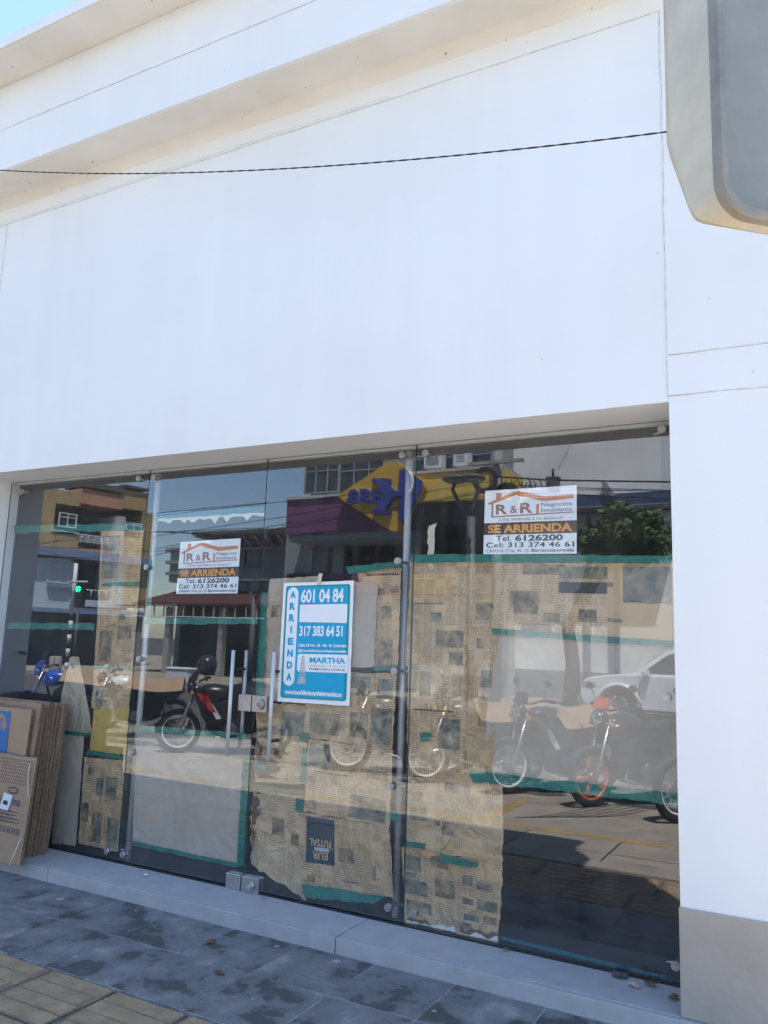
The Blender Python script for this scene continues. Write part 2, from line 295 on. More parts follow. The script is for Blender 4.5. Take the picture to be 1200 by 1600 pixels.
def tag(o, label=None, cat=None, group=None, kind=None):
    if label: o['label'] = label
    if cat: o['category'] = cat
    if group: o['group'] = group
    if kind: o['kind'] = kind
    return o
def thing(name, label, cat, loc=(0, 0, 0), group=None, rz=0.0):
    o = bpy.data.objects.new(name, None); COL.objects.link(o); o.location = loc; o.rotation_euler = (0, 0, rz); o.empty_display_size = .1
    return tag(o, label, cat, group)
# text -> flat triangles in a unit box
_tc = {}
def glyphs(body, bold=0.0, spacing=1.0, shear=0.0):
    k = (body, bold, spacing, shear)
    if k in _tc: return _tc[k]
    cu = bpy.data.curves.new('t', 'FONT'); cu.body = body; cu.size = 1; cu.offset = bold; cu.space_character = spacing; cu.shear = shear; cu.resolution_u = 3; cu.fill_mode = 'FRONT'
    ob = bpy.data.objects.new('t', cu); COL.objects.link(ob); dg = bpy.context.evaluated_depsgraph_get(); dg.update()
    me = ob.evaluated_get(dg).to_mesh(); vs = [(v.co.x, v.co.y) for v in me.vertices]; fs = [list(p.vertices) for p in me.polygons]
    ob.evaluated_get(dg).to_mesh_clear(); bpy.data.objects.remove(ob); bpy.data.curves.remove(cu)
    x0 = min(v[0] for v in vs); x1 = max(v[0] for v in vs); y0 = min(v[1] for v in vs); y1 = max(v[1] for v in vs)
    r = ([((x - x0) / (x1 - x0), (y - y0) / (y1 - y0)) for x, y in vs], fs); _tc[k] = r; return r
def put_text(mb, F, body, u0, v0, u1, v1, mt, off, bold=0.0, spacing=1.0, turn=False):
    vs, fs = glyphs(body, bold, spacing)
    pts = []
    for x, y in vs:
        if turn: x, y = 1 - x, 1 - y
        pts.append(F(u0 + (u1 - u0) * x, v1 + (v0 - v1) * y, off))
    b = mb.add(pts)
    for f in fs: mb.face([b + i for i in f], mt)
def text_part(parent, F, body, *a):
    mb = MB(); put_text(mb, F, body, *a); return mb.build('text_line', parent)
# sheet of paper held on the glass
class Sheet:
    def __init__(s, quad, y, seed=0, amp=.003, curl=0.0):
        s.q = [gp(px, py, y) for px, py in quad]; s.y = y; r = random.Random(seed); s.amp = amp
        s.ph = [(r.uniform(1, 3.2), r.uniform(1, 4.5), r.uniform(0, 6.3), r.uniform(.4, 1)) for _ in range(5)]; s.curl = curl
        s.W = (s.q[1] - s.q[0]).length; s.H = (s.q[3] - s.q[0]).length; s.rnd = r
    def F(s, u, v, off=0.0):
        a = s.q[0].lerp(s.q[1], u); b = s.q[3].lerp(s.q[2], u); p = a.lerp(b, v)
        w_ = sum(math.sin(fu * u * PI + fv * v * PI + ph) * k for fu, fv, ph, k in s.ph) / 3.0
        return Vector((p.x, s.y + s.amp * (1 + w_) - off, p.z))
    def grid(s, mb, mt, u0=0, v0=0, u1=1, v1=1, n=16, off=0.0, rag=0.0):
        nu = max(2, round(n * (u1 - u0) + .5)); nv = max(2, round(n * (v1 - v0) + .5)); b = len(mb.v); uvs = []
        for j in range(nv + 1):
            for i in range(nu + 1):
                u = u0 + (u1 - u0) * i / nu; v = v0 + (v1 - v0) * j / nv
                p = s.F(u, v, off)
                if rag and (i in (0, nu) or j in (0, nv)): p = p + Vector((s.rnd.uniform(-rag, rag), 0, s.rnd.uniform(-rag, rag)))
                mb.v.append(tuple(p)); uvs.append((u * s.W + s.ph[0][2], -v * s.H + s.ph[1][2]))
        for j in range(nv):
            for i in range(nu):
                a = b + j * (nu + 1) + i; q = [a, a + nu + 1, a + nu + 2, a + 1]; mb.face(q, mt, [uvs[k - b] for k in q], True)
# ================================================================ SETTING
mb = MB(); mb.box(-300, -300, -.5, 300, 300, -.14, 'asphalt'); tag(mb.build('ground'), kind='structure')
def sheetbox(name, *a):
    mb = MB(); mb.box(*a); return tag(mb.build(name), kind='structure')
sheetbox('road_surface', -120, -13.9, -.139, 120, -2.6, -.12, 'asphalt')
# near pavement, built up strip by strip
sheetbox('pavement', -60, -.55, -.13, 60, 2.05, 0, 'sidewalk_concrete')
sheetbox('parking_strip', -60, -2.6, -.13, 60, -.55, -.006, 'parking_concrete')
sheetbox('tactile_strip_bed', -60, 2.05, -.13, 60, 2.95, -.02, 'tactile_tan')
sheetbox('slate_paving_bed', -60, 2.95, -.13, 60, 3.87, -.0022, 'grout')
sheetbox('far_pavement', -120, -40, -.139, 120, -14.1, .0, 'sidewalk_concrete')
sheetbox('far_kerb', -120, -14.1, -.139, 120, -13.9, .012, 'kerb_concrete')
rnd = random.Random(5)
mb = MB(); tones = []
xs = [-4.30 - .4455 * i for i in range(9, 0, -1)] + [-3.855 + .4455 * (i - 1) for i in range(0, 14)]
for y0, y1 in ((2.955, 3.416), (3.424, 3.852)):
    for x in xs:
        g = rnd.uniform(.003, .0055); nf = len(mb.f); z = rnd.uniform(-.001, .0015)
        mb.box(x + g, y0, -.05, x + .4455 - g, y1, z, 'slate_tile'); tones += [rnd.random() * 40] * (len(mb.f) - nf)
o = tag(mb.build('slate_paving', bevel=.002), kind='structure')
at = o.data.attributes.new('tone', 'FLOAT_COLOR', 'FACE')
for i, t in enumerate(tones): at.data[i].color = (t, t * .7, t * .3, 1)
# tan ribbed tiles: two rows of long flat bars, dirt between, chipped and slightly uneven
mb = MB(); g = .006; tt = []
for row, y0 in enumerate((2.52, 2.095)):
    for i in range(40):
        x = -13.1 + i * .425 + row * .12; nf = len(mb.f); dz = rnd.uniform(-.002, .002)
        mb.box(x + g, y0 + g, -.04, x + .425 - g, y0 + .425 - g, -.006 + dz, 'tactile_tan')
        for k in range(4):
            yy = y0 + .018 + k * .102; e0 = rnd.uniform(0, .03); e1 = rnd.uniform(0, .03)
            mb.hexa([(x + .012 + e0, yy, -.0055 + dz), (x + .413 - e1, yy, -.0055 + dz), (x + .413 - e1, yy + .086, -.0055 + dz), (x + .012 + e0, yy + .086, -.0055 + dz), (x + .018 + e0, yy + .006, .0015 + dz), (x + .407 - e1, yy + .006, .0015 + dz), (x + .407 - e1, yy + .080, .0015 + dz), (x + .018 + e0, yy + .080, .0015 + dz)], 'tactile_bar')
tag(mb.build('tactile_paving'), kind='structure')
mb = MB()
for i in range(44):
    x = -16 + i * .40
    mb.box(x + .012, .97, -.04, x + .388, 1.11, .002 + rnd.uniform(0, .002), 'tactile_yellow')
for i in range(7): mb.box(-2.96, .9 - i * .21, -.04, -2.82, 1.08 - i * .21, .003, 'tactile_yellow')
tag(mb.build('yellow_paving'), kind='structure')
# joints of the concrete pavement and a fan of grooves at the dropped kerb
mb = MB()
for i in range(26): mb.box(-16 + i * .8, 1.13, 0, -15.985 + i * .8, 1.85, .0015, 'joint_dark')
mb.box(-20, 1.58, 0, 4, 1.592, .0015, 'joint_dark')
for k in range(6): mb.path([(-2.66 + .12 * k + .5 * t, .75 - .1 * k - 1.2 * t + .25 * math.sin(3 * t), .001) for t in [j / 10 for j in range(11)]], .006, 'joint_dark', 5)
tag(mb.build('pavement_joints'), kind='structure')
mb = MB(); rr = random.Random(11)
for i in range(14):
    cx = -10 + i * .85 + rr.uniform(-.2, .2); cy = rr.uniform(-1.2, -.45)
    pts = [(cx + (.34 + .14 * rr.random()) * math.cos(a * PI / 7), cy + (.22 + .12 * rr.random()) * math.sin(a * PI / 7), .0 - .0015 + .0001 * i) for a in range(14)]
    mb.poly(pts, 'soot')
tag(mb.build('oil_stains'), kind='structure')
# ================================================================ THE SHOP
shop = thing('shop_building', 'white plastered shop building with a wide glazed front and two projecting bands', 'building', (-3, 6, 0))
XL, XR, ZH = -5.78, -.60, 2.785
mb = MB()
mb.box(-12, FY, ZH, .12, 11, 5.02, 'white_plaster')
mb.box(-12, FY, 0, XL, 11, ZH, 'white_plaster'); mb.box(XR, FY, .08, .12, 11, ZH, 'white_plaster')
mb.box(XL, 9.8, 0, XR, 11, ZH, 'white_plaster')
mb.build('wall', shop)
# cove + projecting band + coping, one profile each
def prof(name, pts, mt, x0=-12, x1=-.37):
    mb = MB(); mb.prism(pts, lambda a, b, k: (x0 if k == 0 else x1, a, b), mt); return mb.build(name, shop)
cove = [(FY, 5.02)] + [(FY - .055 * (1 - math.cos(t)), 5.02 + .08 * math.sin(t)) for t in [i * PI / 12 for i in range(1, 7)]] + [(FY - .055, 5.101), (11, 5.101), (11, 5.02)]
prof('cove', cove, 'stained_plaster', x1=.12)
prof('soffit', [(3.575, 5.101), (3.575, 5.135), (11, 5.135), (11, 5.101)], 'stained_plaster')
prof('fascia', [(3.572, 5.098), (3.572, 5.84), (11, 5.84), (11, 5.136), (3.60, 5.136), (3.60, 5.098)], 'white_plaster')
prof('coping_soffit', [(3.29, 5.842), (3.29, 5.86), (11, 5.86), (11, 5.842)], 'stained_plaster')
prof('coping', [(3.28, 5.845), (3.28, 5.93), (11, 5.93), (11, 5.861), (3.289, 5.861), (3.289, 5.845)], 'white_plaster')
# painted-over joints in the plaster
def joint(x0, z0, x1, z1, y=FY, wd=.0042):
    mb = MB(); r = random.Random(int(x0 * 100 + z1 * 10)); d = Vector((x1 - x0, 0, z1 - z0)); n = int(d.length / .12) + 2; d.normalize(); nrm = Vector((-d.z, 0, d.x))
    pts = [Vector((x0, y - .002, z0)).lerp(Vector((x1, y - .002, z1)), i / n) + nrm * r.uniform(-.003, .003) for i in range(n + 1)]
    mb.path(pts, [wd * r.uniform(.35, .8) for _ in pts], 'joint_beige', 4); mb.build('plaster_joint', shop)
joint(-12, 4.885, XR, 4.892); joint(-12, 4.905, -2.2, 4.91, wd=.002); joint(-.604, 2.80, -.604, 4.89); joint(-5.75, 2.8, -5.75, 4.88); joint(-.597, 3.017, .12, 3.012); joint(-.60, 2.815, .12, 2.803); joint(-9, 5.45, -.8, 5.46, 3.572, .005)
mb = MB(); mb.box(XR - .006, FY - .012, .08, .125, FY + .3, .517, 'plinth_stone'); mb.build('plinth', shop, bevel=.003)
mb = MB(); mb.box(-12, FY - .012, .08, XL + .006, FY + .3, .517, 'plinth_stone')
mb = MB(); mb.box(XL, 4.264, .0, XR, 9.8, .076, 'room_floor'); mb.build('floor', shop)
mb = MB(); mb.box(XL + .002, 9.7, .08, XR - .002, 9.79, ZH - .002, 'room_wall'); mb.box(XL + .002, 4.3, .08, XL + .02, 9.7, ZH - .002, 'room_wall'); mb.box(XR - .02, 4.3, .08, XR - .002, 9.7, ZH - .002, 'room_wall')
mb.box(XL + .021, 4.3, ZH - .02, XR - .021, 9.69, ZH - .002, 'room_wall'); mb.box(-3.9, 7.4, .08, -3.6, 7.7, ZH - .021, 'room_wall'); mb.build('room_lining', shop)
mb = MB()
for a, b in ((-12, -4.503), (-4.497, -2.313), (-2.307, .12)):
    mb.box(a, 3.895, 0, b, 4.262, .079, 'granite_sill'); mb.box(a, 3.862, -.02, b, 3.889, .0765, 'granite_sill')
mb.build('door_sill', shop, bevel=.003)
mb = MB(); mb.box(XL, 4.205, .079, XR, 4.245, .088, 'dark_metal'); mb.build('floor_channel', shop)
mb = MB(); mb.box(XL, 4.236, 2.765, XR, 4.262, ZH - .001, 'steel_tube'); mb.build('head_rail', shop)
# glass front
def pane(x0, x1, z0, z1, name, label, cat='glass pane'):
    mb = MB(); y0, y1 = GY, GY + .010
    b = mb.add([(x0, y0, z0), (x1, y0, z0), (x1, y0, z1), (x0, y0, z1), (x0, y1, z0), (x1, y1, z0), (x1, y1, z1), (x0, y1, z1)])
    mb.face([b, b + 1, b + 2, b + 3], 'shop_glass'); mb.face([b + 5, b + 4, b + 7, b + 6], 'shop_glass_back')
    for q in ((0, 4, 5, 1), (1, 5, 6, 2), (2, 6, 7, 3), (3, 7, 4, 0)): mb.face([b + i for i in q], 'glass_edge')
    return mb
ZT = 2.782
pane(XL + .002, -4.256, .089, ZT, '', '').build('glass_pane', shop); pane(-2.095, XR - .002, .089, ZT, '', '').build('glass_pane', shop)
def bolt(mb, x, z, mt='steel'):
    mb.path([(x, GY - .022, z), (x, GY - .002, z)], .021, mt, 12); mb.path([(x, GY - .028, z), (x, GY - .022, z)], .014, mt, 12)
    mb.path([(x, GY + .011, z), (x, GY + .05, z)], .012, mt, 8)
def patch(mb, x0, x1, z0, z1, kx):
    mb.box(x0, GY - .026, z0, x1, GY - .001, z1, 'steel')
    mb.path([(kx, GY - .040, (z0 + z1) / 2), (kx, GY - .026, (z0 + z1) / 2)], .030, 'steel', 16); mb.path([(kx, GY - .046, (z0 + z1) / 2), (kx, GY - .040, (z0 + z1) / 2)], .016, 'chrome', 12)
def leaf(x0, x1, name_label, px_handle, patch_sp):
    d = thing('glass_door', name_label, 'door', ((x0 + x1) / 2, GY, .09), 'frameless glass door leaves of the shop')
    pane(x0, x1, .093, ZT - .004, '', '').build('glass_pane', d)
    for side in (-1, 1):
        mb = MB(); yy = GY - .062 if side < 0 else GY + .075
        mb.path([(px_handle, yy, .865), (px_handle, yy, 1.52)], .0118, 'steel_tube', 12)
        mb.build('pull_handle', d)
    mb = MB()
    for z in (.98, 1.40): mb.path([(px_handle, GY - .062, z), (px_handle, GY - .001, z)], .010, 'dark_metal', 8); mb.path([(px_handle, GY + .011, z), (px_handle, GY + .075, z)], .010, 'dark_metal', 8)
    mb.build('handle_mount', d)
    for a, b, z0, z1, kx in patch_sp:
        mb = MB(); mb.box(a, GY - .026, z0, b, GY - .001, z1, 'steel'); mb.box(a, GY + .011, z0, b, GY + .03, z1, 'steel'); pt = mb.build('patch_fitting', d, bevel=.004)
        if kx is not None:
            mb = MB(); zc = (z0 + z1) / 2; mb.path([(kx, GY - .046, zc), (kx, GY - .0265, zc)], [.026, .032], 'steel', 16); mb.path([(kx, GY - .056, zc), (kx, GY - .0465, zc)], .015, 'chrome', 12); mb.build('lock_cylinder', pt)
    return d
leaf(-4.250, -3.200, 'left leaf of the glass door, big grey kraft sheet taped over its lower half', -3.335, ((-3.300, -3.201, 1.142, 1.245, None), (-3.312, -3.201, .078, .170, None)))
leaf(-3.194, -2.101, 'right leaf of the glass door, behind the blue poster and stacked newspapers', -3.015, ((-3.193, -3.082, 1.142, 1.245, -3.118), (-3.193, -3.062, .078, .170, -3.118)))
P1, P2 = -4.262, -2.195
for i, (xp, lab, zs) in enumerate(((P1, 'grey steel tube post behind the glass left of the doors', (2.72, 2.07, 1.43, .80, .14)), (P2, 'grey steel tube post behind the glass right of the doors', (2.72, 2.08, 1.44, .80, .16)))):
    t = thing('steel_post', lab, 'post', (xp, GY + .1, .08), 'tube posts behind the shop glass')
    mb = MB(); mb.path([(xp, GY + .10, .08), (xp, GY + .10, ZH)], .0215, 'steel_tube', 16); mb.build('tube', t)
    mb = MB(); mb.path([(xp, GY + .10, ZH - .012), (xp, GY + .10, ZH)], .055, 'steel_tube', 16); mb.build('top_flange', t)
    for z in zs:
        for xb in ((xp + .065,) if .5 < z < 2.5 else ((xp - .085, xp + .065) if i == 0 else (xp + .01, xp + .165))):
            mb = MB(); bolt(mb, xb if i == 0 else (xb if not .5 < z < 2.5 else xp + .002), z); mb.path([(xb, GY + .045, z), (xp, GY + .08, z)], .008, 'steel', 6); mb.build('glass_bolt', t)
for x, z in ((-.685, 2.735), (-.69, 1.385), (-.675, .17), (-5.62, 2.70)):
    mb = MB(); bolt(mb, x, z); mb.path([(x, GY + .04, z), (x - .05 if x > -1 else x - .12, GY + .04, z - .01)], .006, 'steel', 6); mb.build('glass_bolt', shop)
mb = MB(); mb.path([(XL + .001, 3.98, 1.42), (XL + .06, 3.98, 1.415)], .012, 'dark_metal', 8); mb.path([(XL + .06, 3.98, 1.415), (XL + .075, 3.98, 1.415)], .017, 'dark_metal', 8); tag(mb.build('door_stop'), 'small dark metal stub sticking out of the left white reveal', 'wall stub')
# ---------------------------------------------------------------- papers, tapes, signs on the glass
YP = GY + .0125
PH, PT, PD = 'print_photo', 'print_photo_teal', 'print_dark_blue'
def stain(mb, s, pts, mt, off=.0016, r0=.02, seed=0):
    r = random.Random(seed)
    for u, v in pts:
        k = r.randint(7, 10); mb.poly([s.F(min(.995, max(.005, u + r0 / s.W * r.uniform(.4, 1.2) * math.cos(2 * PI * i / k))), min(.995, max(.005, v + r0 / s.H * r.uniform(.5, 1.6) * math.sin(2 * PI * i / k))), off) for i in range(k)], mt)
def ragged(mb, s, u0, u1, v0, v1, mt, seed, vert=False, n=18, off=.0017):
    r = random.Random(seed); A, B = [], []; d = .5
    for i in range(n + 1):
        t_ = i / n; d = min(1, max(.1, d + r.uniform(-.4, .4)))
        if vert: A.append(s.F(u0, v0 + (v1 - v0) * t_, off)); B.append(s.F(u0 + (u1 - u0) * d, v0 + (v1 - v0) * t_, off))
        else: A.append(s.F(u0 + (u1 - u0) * t_, v1, off)); B.append(s.F(u0 + (u1 - u0) * t_, v1 - (v1 - v0) * d, off))
    a, b = mb.add(A), mb.add(B)
    for i in range(n): mb.face([a + i, a + i + 1, b + i + 1, b + i], mt)
def news(label, quad, layer, seed, mt='newsprint', pics=(), heads=(), extra=None, rag=.004, amp=.003, n=16, name='newspaper_sheet', cat='newspaper', group='newspaper sheets taped inside the glass'):
    s = Sheet(quad, YP + .004 + layer * .0075, seed, amp); mb = MB(); s.grid(mb, mt, n=n, rag=rag)
    for u0, v0, u1, v1, mtp in pics: s.grid(mb, mtp, u0, v0, u1, v1, n, .0011)
    for u0, v0, u1, v1 in heads:
        k = 0; r = random.Random(seed + 1); u = u0
        while u < u1 - .01:
            wd = r.uniform(.02, .05); s.grid(mb, 'print_black', u, v0, min(u1, u + wd), v1, n, .0011); u += wd + .012
    if extra: extra(mb, s)
    if mt.startswith('newsprint'):                       # small pictures, boxes and blank areas scattered over the page
        r = random.Random(seed * 7 + 3)
        for k in range(3 + int(9 * s.W * s.H)):
            w_, h_ = r.uniform(.025, .09) / s.W, r.uniform(.015, .07) / s.H
            if w_ > .8 or h_ > .8: continue
            u, v = r.uniform(.02, .97 - w_), r.uniform(.02, .97 - h_)
            if any(u < c and u + w_ > a and v < d and v + h_ > b for a, b, c, d, *_ in list(pics)): continue
            s.grid(mb, r.choice((PH, PT, 'newsprint_margin', 'newsprint_margin', 'newsprint_margin', 'newsprint_grey', 'newsprint_turned')), u, v, u + w_, v + h_, n, .0010)
    return tag(mb.build(name), label, cat, group)
news('narrow newspaper column at the top of the leftmost pane, teal photo in its corner', [(158, 829), (224, 829), (207, 1042), (147, 1041)], 0, 1, pics=((.05, .04, .45, .36, PT), (.1, .74, .42, .97, PH), (.55, .7, .9, .8, PH)), heads=((.1, .40, .9, .415), (.5, .55, .95, .565)))
news('crumpled newspaper between a green tape and the yellow paper, leftmost pane', [(146, 1045), (206, 1047), (201, 1108), (142, 1106)], 0, 2, 'newsprint_turned', pics=((.1, .55, .28, .98, PT), (.78, .1, .98, .4, PH)), amp=.005)
news('plain yellow paper square in the leftmost pane', [(146, 1107), (201, 1107), (196, 1179), (139, 1175)], 0, 3, 'yellow_paper', name='yellow_paper_sheet', cat='paper sheet', group=None)
news('newspaper with two columns of dark photos at the foot of the leftmost pane', [(131, 1183), (195, 1188), (184, 1331), (122, 1318)], 0, 4, pics=((.12, .1, .3, .2, PH), (.35, .22, .52, .42, PT), (.58, .2, .85, .42, PT), (0, .52, .2, .75, PH), (.3, .62, .55, .95, PT), (.68, .65, .95, .98, PT)))
news('pointed crumpled grey wrapping paper standing above the cardboard stack', [(108, 1026), (122, 1026), (143, 1146), (84, 1144)], 1, 5, 'kraft_pale', name='wrapping_paper', cat='paper sheet', group=None, amp=.008)
news('tall grey kraft sheet right beside the cardboard stack', [(97, 1146), (131, 1149), (118, 1322), (80, 1318)], 1, 6, 'kraft_grey', name='kraft_sheet', cat='kraft paper', group='grey kraft sheets taped inside the glass')
news('big creased grey kraft sheet on the left door leaf under the dark reflection', [(213, 1143), (394, 1156), (373, 1350), (205, 1317)], 0, 7, 'kraft_grey', name='kraft_sheet', cat='kraft paper', group='grey kraft sheets taped inside the glass', amp=.008, n=22)
def torn(label, quad, seed, teeth=9):
    s = Sheet(quad, YP + .003, seed, .002); mb = MB(); r = random.Random(seed); up = []; lo = []
    for i in range(teeth * 3 + 1):
        u = i / (teeth * 3); up.append(s.F(u, 0)); lo.append(s.F(u, .35 + (.65 * r.random() ** 2.2)))
    b = mb.add(up); c = mb.add(lo)
    for i in range(teeth * 3): mb.face([b + i, c + i, c + i + 1, b + i + 1], 'masking_paper')
    return tag(mb.build('torn_paper_edge'), label, 'torn paper')
torn('ragged torn paper edge hanging under the blue tape of the left door leaf', [(247, 808), (413, 799), (412, 812), (247, 826)], 31)
news('pale kraft sheet mostly hidden behind the blue ARRIENDA poster', [(421, 905), (500, 900), (495, 1095), (402, 1095)], 1, 8, 'kraft_pale', pics=((.1, .22, .25, .32, PH),), name='kraft_sheet', cat='kraft paper', group='grey kraft sheets taped inside the glass')
news('tall plain grey kraft sheet just right of the blue poster', [(548, 908), (590, 911), (584, 1042), (546, 1044)], 0, 9, 'kraft_grey', name='kraft_sheet', cat='kraft paper', group='grey kraft sheets taped inside the glass')
news('newspaper right of the blue poster, partly behind the grey tube post', [(557, 890), (627, 887), (621, 1046), (583, 1046)], 1, 10, pics=((.5, .38, .78, .50, PH), (.15, .4, .35, .6, PT), (.1, .7, .8, .98, PH)), heads=((.2, .05, .95, .07),))
news('newspaper page of round photos below the poster corner, right door leaf', [(478, 1050), (620, 1052), (612, 1172), (476, 1152)], 1, 11, pics=((.52, .05, .72, .32, PT), (.80, .08, .97, .34, PT), (.52, .55, .72, .9, PH), (.75, .48, .98, .95, PT), (.05, .6, .4, .92, PH)), amp=.004)
def tall_head(mb, s): put_text(mb, s.F, 'EDA', .35, .03, .95, .35, 'newsprint_margin', .0014, .02)
news('newspaper strip with large dark photo, second row of the right door leaf', [(482, 1154), (614, 1172), (608, 1293), (474, 1268)], 0, 12, pics=((.02, .05, .28, .36, PT), (.55, .05, .9, .1, PH), (.55, .66, .95, .96, PT), (.72, .3, .95, .42, PH), (.03, .5, .12, .58, PH)), heads=((.1, .42, .5, .44),))
def futsal(mb, s):
    s.grid(mb, PD, .02, .04, .36, .66, 16, .0011)
    put_text(mb, s.F, 'FUTSAL', .06, .33, .32, .43, 'newsprint_margin', .0017, .02, turn=True)
    put_text(mb, s.F, 'EUR', .10, .50, .28, .60, 'newsprint_margin', .0017, .02, turn=True)
    s.grid(mb, 'poster_grey', .12, .44, .3, .49, 16, .0014)
news('upside-down newspaper page with a black FUTSAL advertisement, right door leaf', [(476, 1270), (608, 1292), (615, 1402), (475, 1387)], 0, 13, pics=((.4, .40, .58, .60, PH), (.03, .82, .12, .92, PH), (.78, .6, .82, .8, PT)), extra=futsal, heads=((.45, .85, .62, .87),))
news('crumpled newspaper next to the door lock, right door leaf', [(400, 1098), (480, 1102), (476, 1226), (396, 1222)], 2, 14, 'newsprint_turned', pics=((.5, .1, .95, .4, PT),), amp=.008, extra=lambda mb, s: (ragged(mb, s, .02, .5, .3, .95, 'leaf_dry', 6, True, 26), ragged(mb, s, .02, .22, .3, .95, 'print_photo', 8, True, 20, .0024)))
news('rumpled newspaper with a brown stained edge at the foot of the door leaf', [(392, 1238), (476, 1242), (476, 1408), (390, 1350)], 1, 15, 'newsprint_grey', pics=((.4, .28, .62, .48, PH), (.74, .4, .88, .52, PH)), amp=.009, rag=.012, extra=lambda mb, s: ragged(mb, s, .015, .16, .05, .8, 'leaf_dry', 5, True, 30))
# right pane
news('large newspaper page at the top left of the right pane, small dark photos', [(641, 878), (731, 876), (728, 1043), (633, 1040)], 0, 16, pics=((.50, .66, .95, .82, PH), (.72, .86, .95, .98, PH), (.05, .05, .95, .17, 'newsprint_grey')), heads=((.1, .4, .6, .412),))
news('long narrow newspaper column in the right pane, turned sideways', [(729, 878), (782, 877), (771, 1212), (724, 1208)], 1, 17, 'newsprint_turned', pics=((.5, .52, .85, .60, PT), (.45, .66, .95, .78, PH), (.3, .2, .9, .28, PH)))
def wide(mb, s):
    s.grid(mb, PH, .17, .03, .42, .17, 26, .0011); s.grid(mb, PH, .10, .40, .27, .72, 26, .0011); s.grid(mb, 'newsprint_margin', .66, .02, .745, .98, 26, .0009)
    s.grid(mb, PT, .385, .06, .655, .22, 26, .0013); s.grid(mb, 'print_black', .385, .27, .655, .42, 26, .0013); s.grid(mb, PH, .50, .63, .60, .80, 26, .0011)
    s.grid(mb, PT, .74, .06, .99, .52, 26, .0013); s.grid(mb, 'newsprint_margin', .74, .55, .99, .98, 26, .0012); s.grid(mb, PH, .18, .86, .35, .98, 26, .0011); s.grid(mb, PH, .39, .90, .43, .99, 26, .0011)
news('wide band of newspaper pages across the top of the right pane', [(774, 879), (1051, 878), (1054, 1004), (768, 987)], 0, 18, 'newsprint_grey', extra=wide, n=26)
news('huge smooth grey kraft sheet in the right pane over the motorcycle reflections', [(768, 990), (1055, 1008), (1061, 1243), (755, 1206)], 1, 19, 'kraft_grey', name='kraft_sheet', cat='kraft paper', group='grey kraft sheets taped inside the glass', n=22)
news('faded newspaper page left of the kraft sheet in the right pane', [(637, 1040), (730, 1043), (726, 1210), (636, 1200)], 0, 20, pics=((.55, .5, .9, .78, PT), (.2, .05, .4, .3, PH)), heads=((.1, .42, .85, .435),))
news('broad newspaper page in the right pane over the pavement reflection', [(636, 1198), (786, 1214), (785, 1352), (634, 1322)], 0, 21, 'newsprint_turned', pics=((.03, .5, .22, .66, PT), (.3, .62, .36, .68, PH)), heads=((.06, .1, .2, .12),))
news('newspaper page of small portrait photos at the foot of the right pane', [(627, 1322), (785, 1352), (779, 1473), (632, 1440)], 1, 22, pics=((.02, .10, .20, .30, PT), (.02, .42, .26, .62, PT), (.03, .70, .30, .84, PH), (.30, .06, .48, .20, PH), (.34, .34, .55, .58, PH), (.62, .22, .72, .36, PT), (.76, .27, .92, .38, PH), (.62, .52, .74, .60, PH), (.77, .50, .97, .64, PT), (.64, .72, .80, .80, PT), (.84, .70, .97, .80, PH), (.58, .84, .72, .92, PH)), rag=.006, extra=lambda mb, s: (ragged(mb, s, .02, .55, .88, .99, 'leaf_dry', 1), ragged(mb, s, .6, .99, .88, .99, 'leaf_dry', 2), ragged(mb, s, .02, .55, .92, .992, 'scrap_white', 3, off=.0022), ragged(mb, s, .6, .99, .92, .992, 'scrap_white', 4, off=.0022)))
s = Sheet([(668, 822), (681, 817), (676, 888), (668, 890)], YP + .002, 40, .004); mb = MB(); s.grid(mb, 'masking_paper', n=8, rag=.006); tag(mb.build('masking_tape_strip'), 'cream strip of masking tape hanging above the newspaper in the right pane', 'tape')
TAPES = 'green tape strips on the glass'
def tape(label, quad, seed, mt='green_tape', rag=.004):
    s = Sheet(quad, YP - .0005, seed, .0006); mb = MB(); r = random.Random(seed); n = 26; hor = s.W > s.H; top = []; bot = []
    for i in range(n + 1):
        t = i / n; a, b = r.uniform(-.10, .07), r.uniform(-.07, .14)
        ex = r.uniform(-.01, .01) if i in (0, n) else 0
        if hor: top.append(s.F(t + ex, a)); bot.append(s.F(t - ex, 1 + b))
        else: top.append(s.F(a, t + ex)); bot.append(s.F(1 + b, t - ex))
    p = mb.add(top); q = mb.add(bot)
    for i in range(n): mb.face([p + i, q + i, q + i + 1, p + i + 1] if hor else [p + i, p + i + 1, q + i + 1, q + i], mt)
    tag(mb.build('tape_strip'), label, 'tape', TAPES)
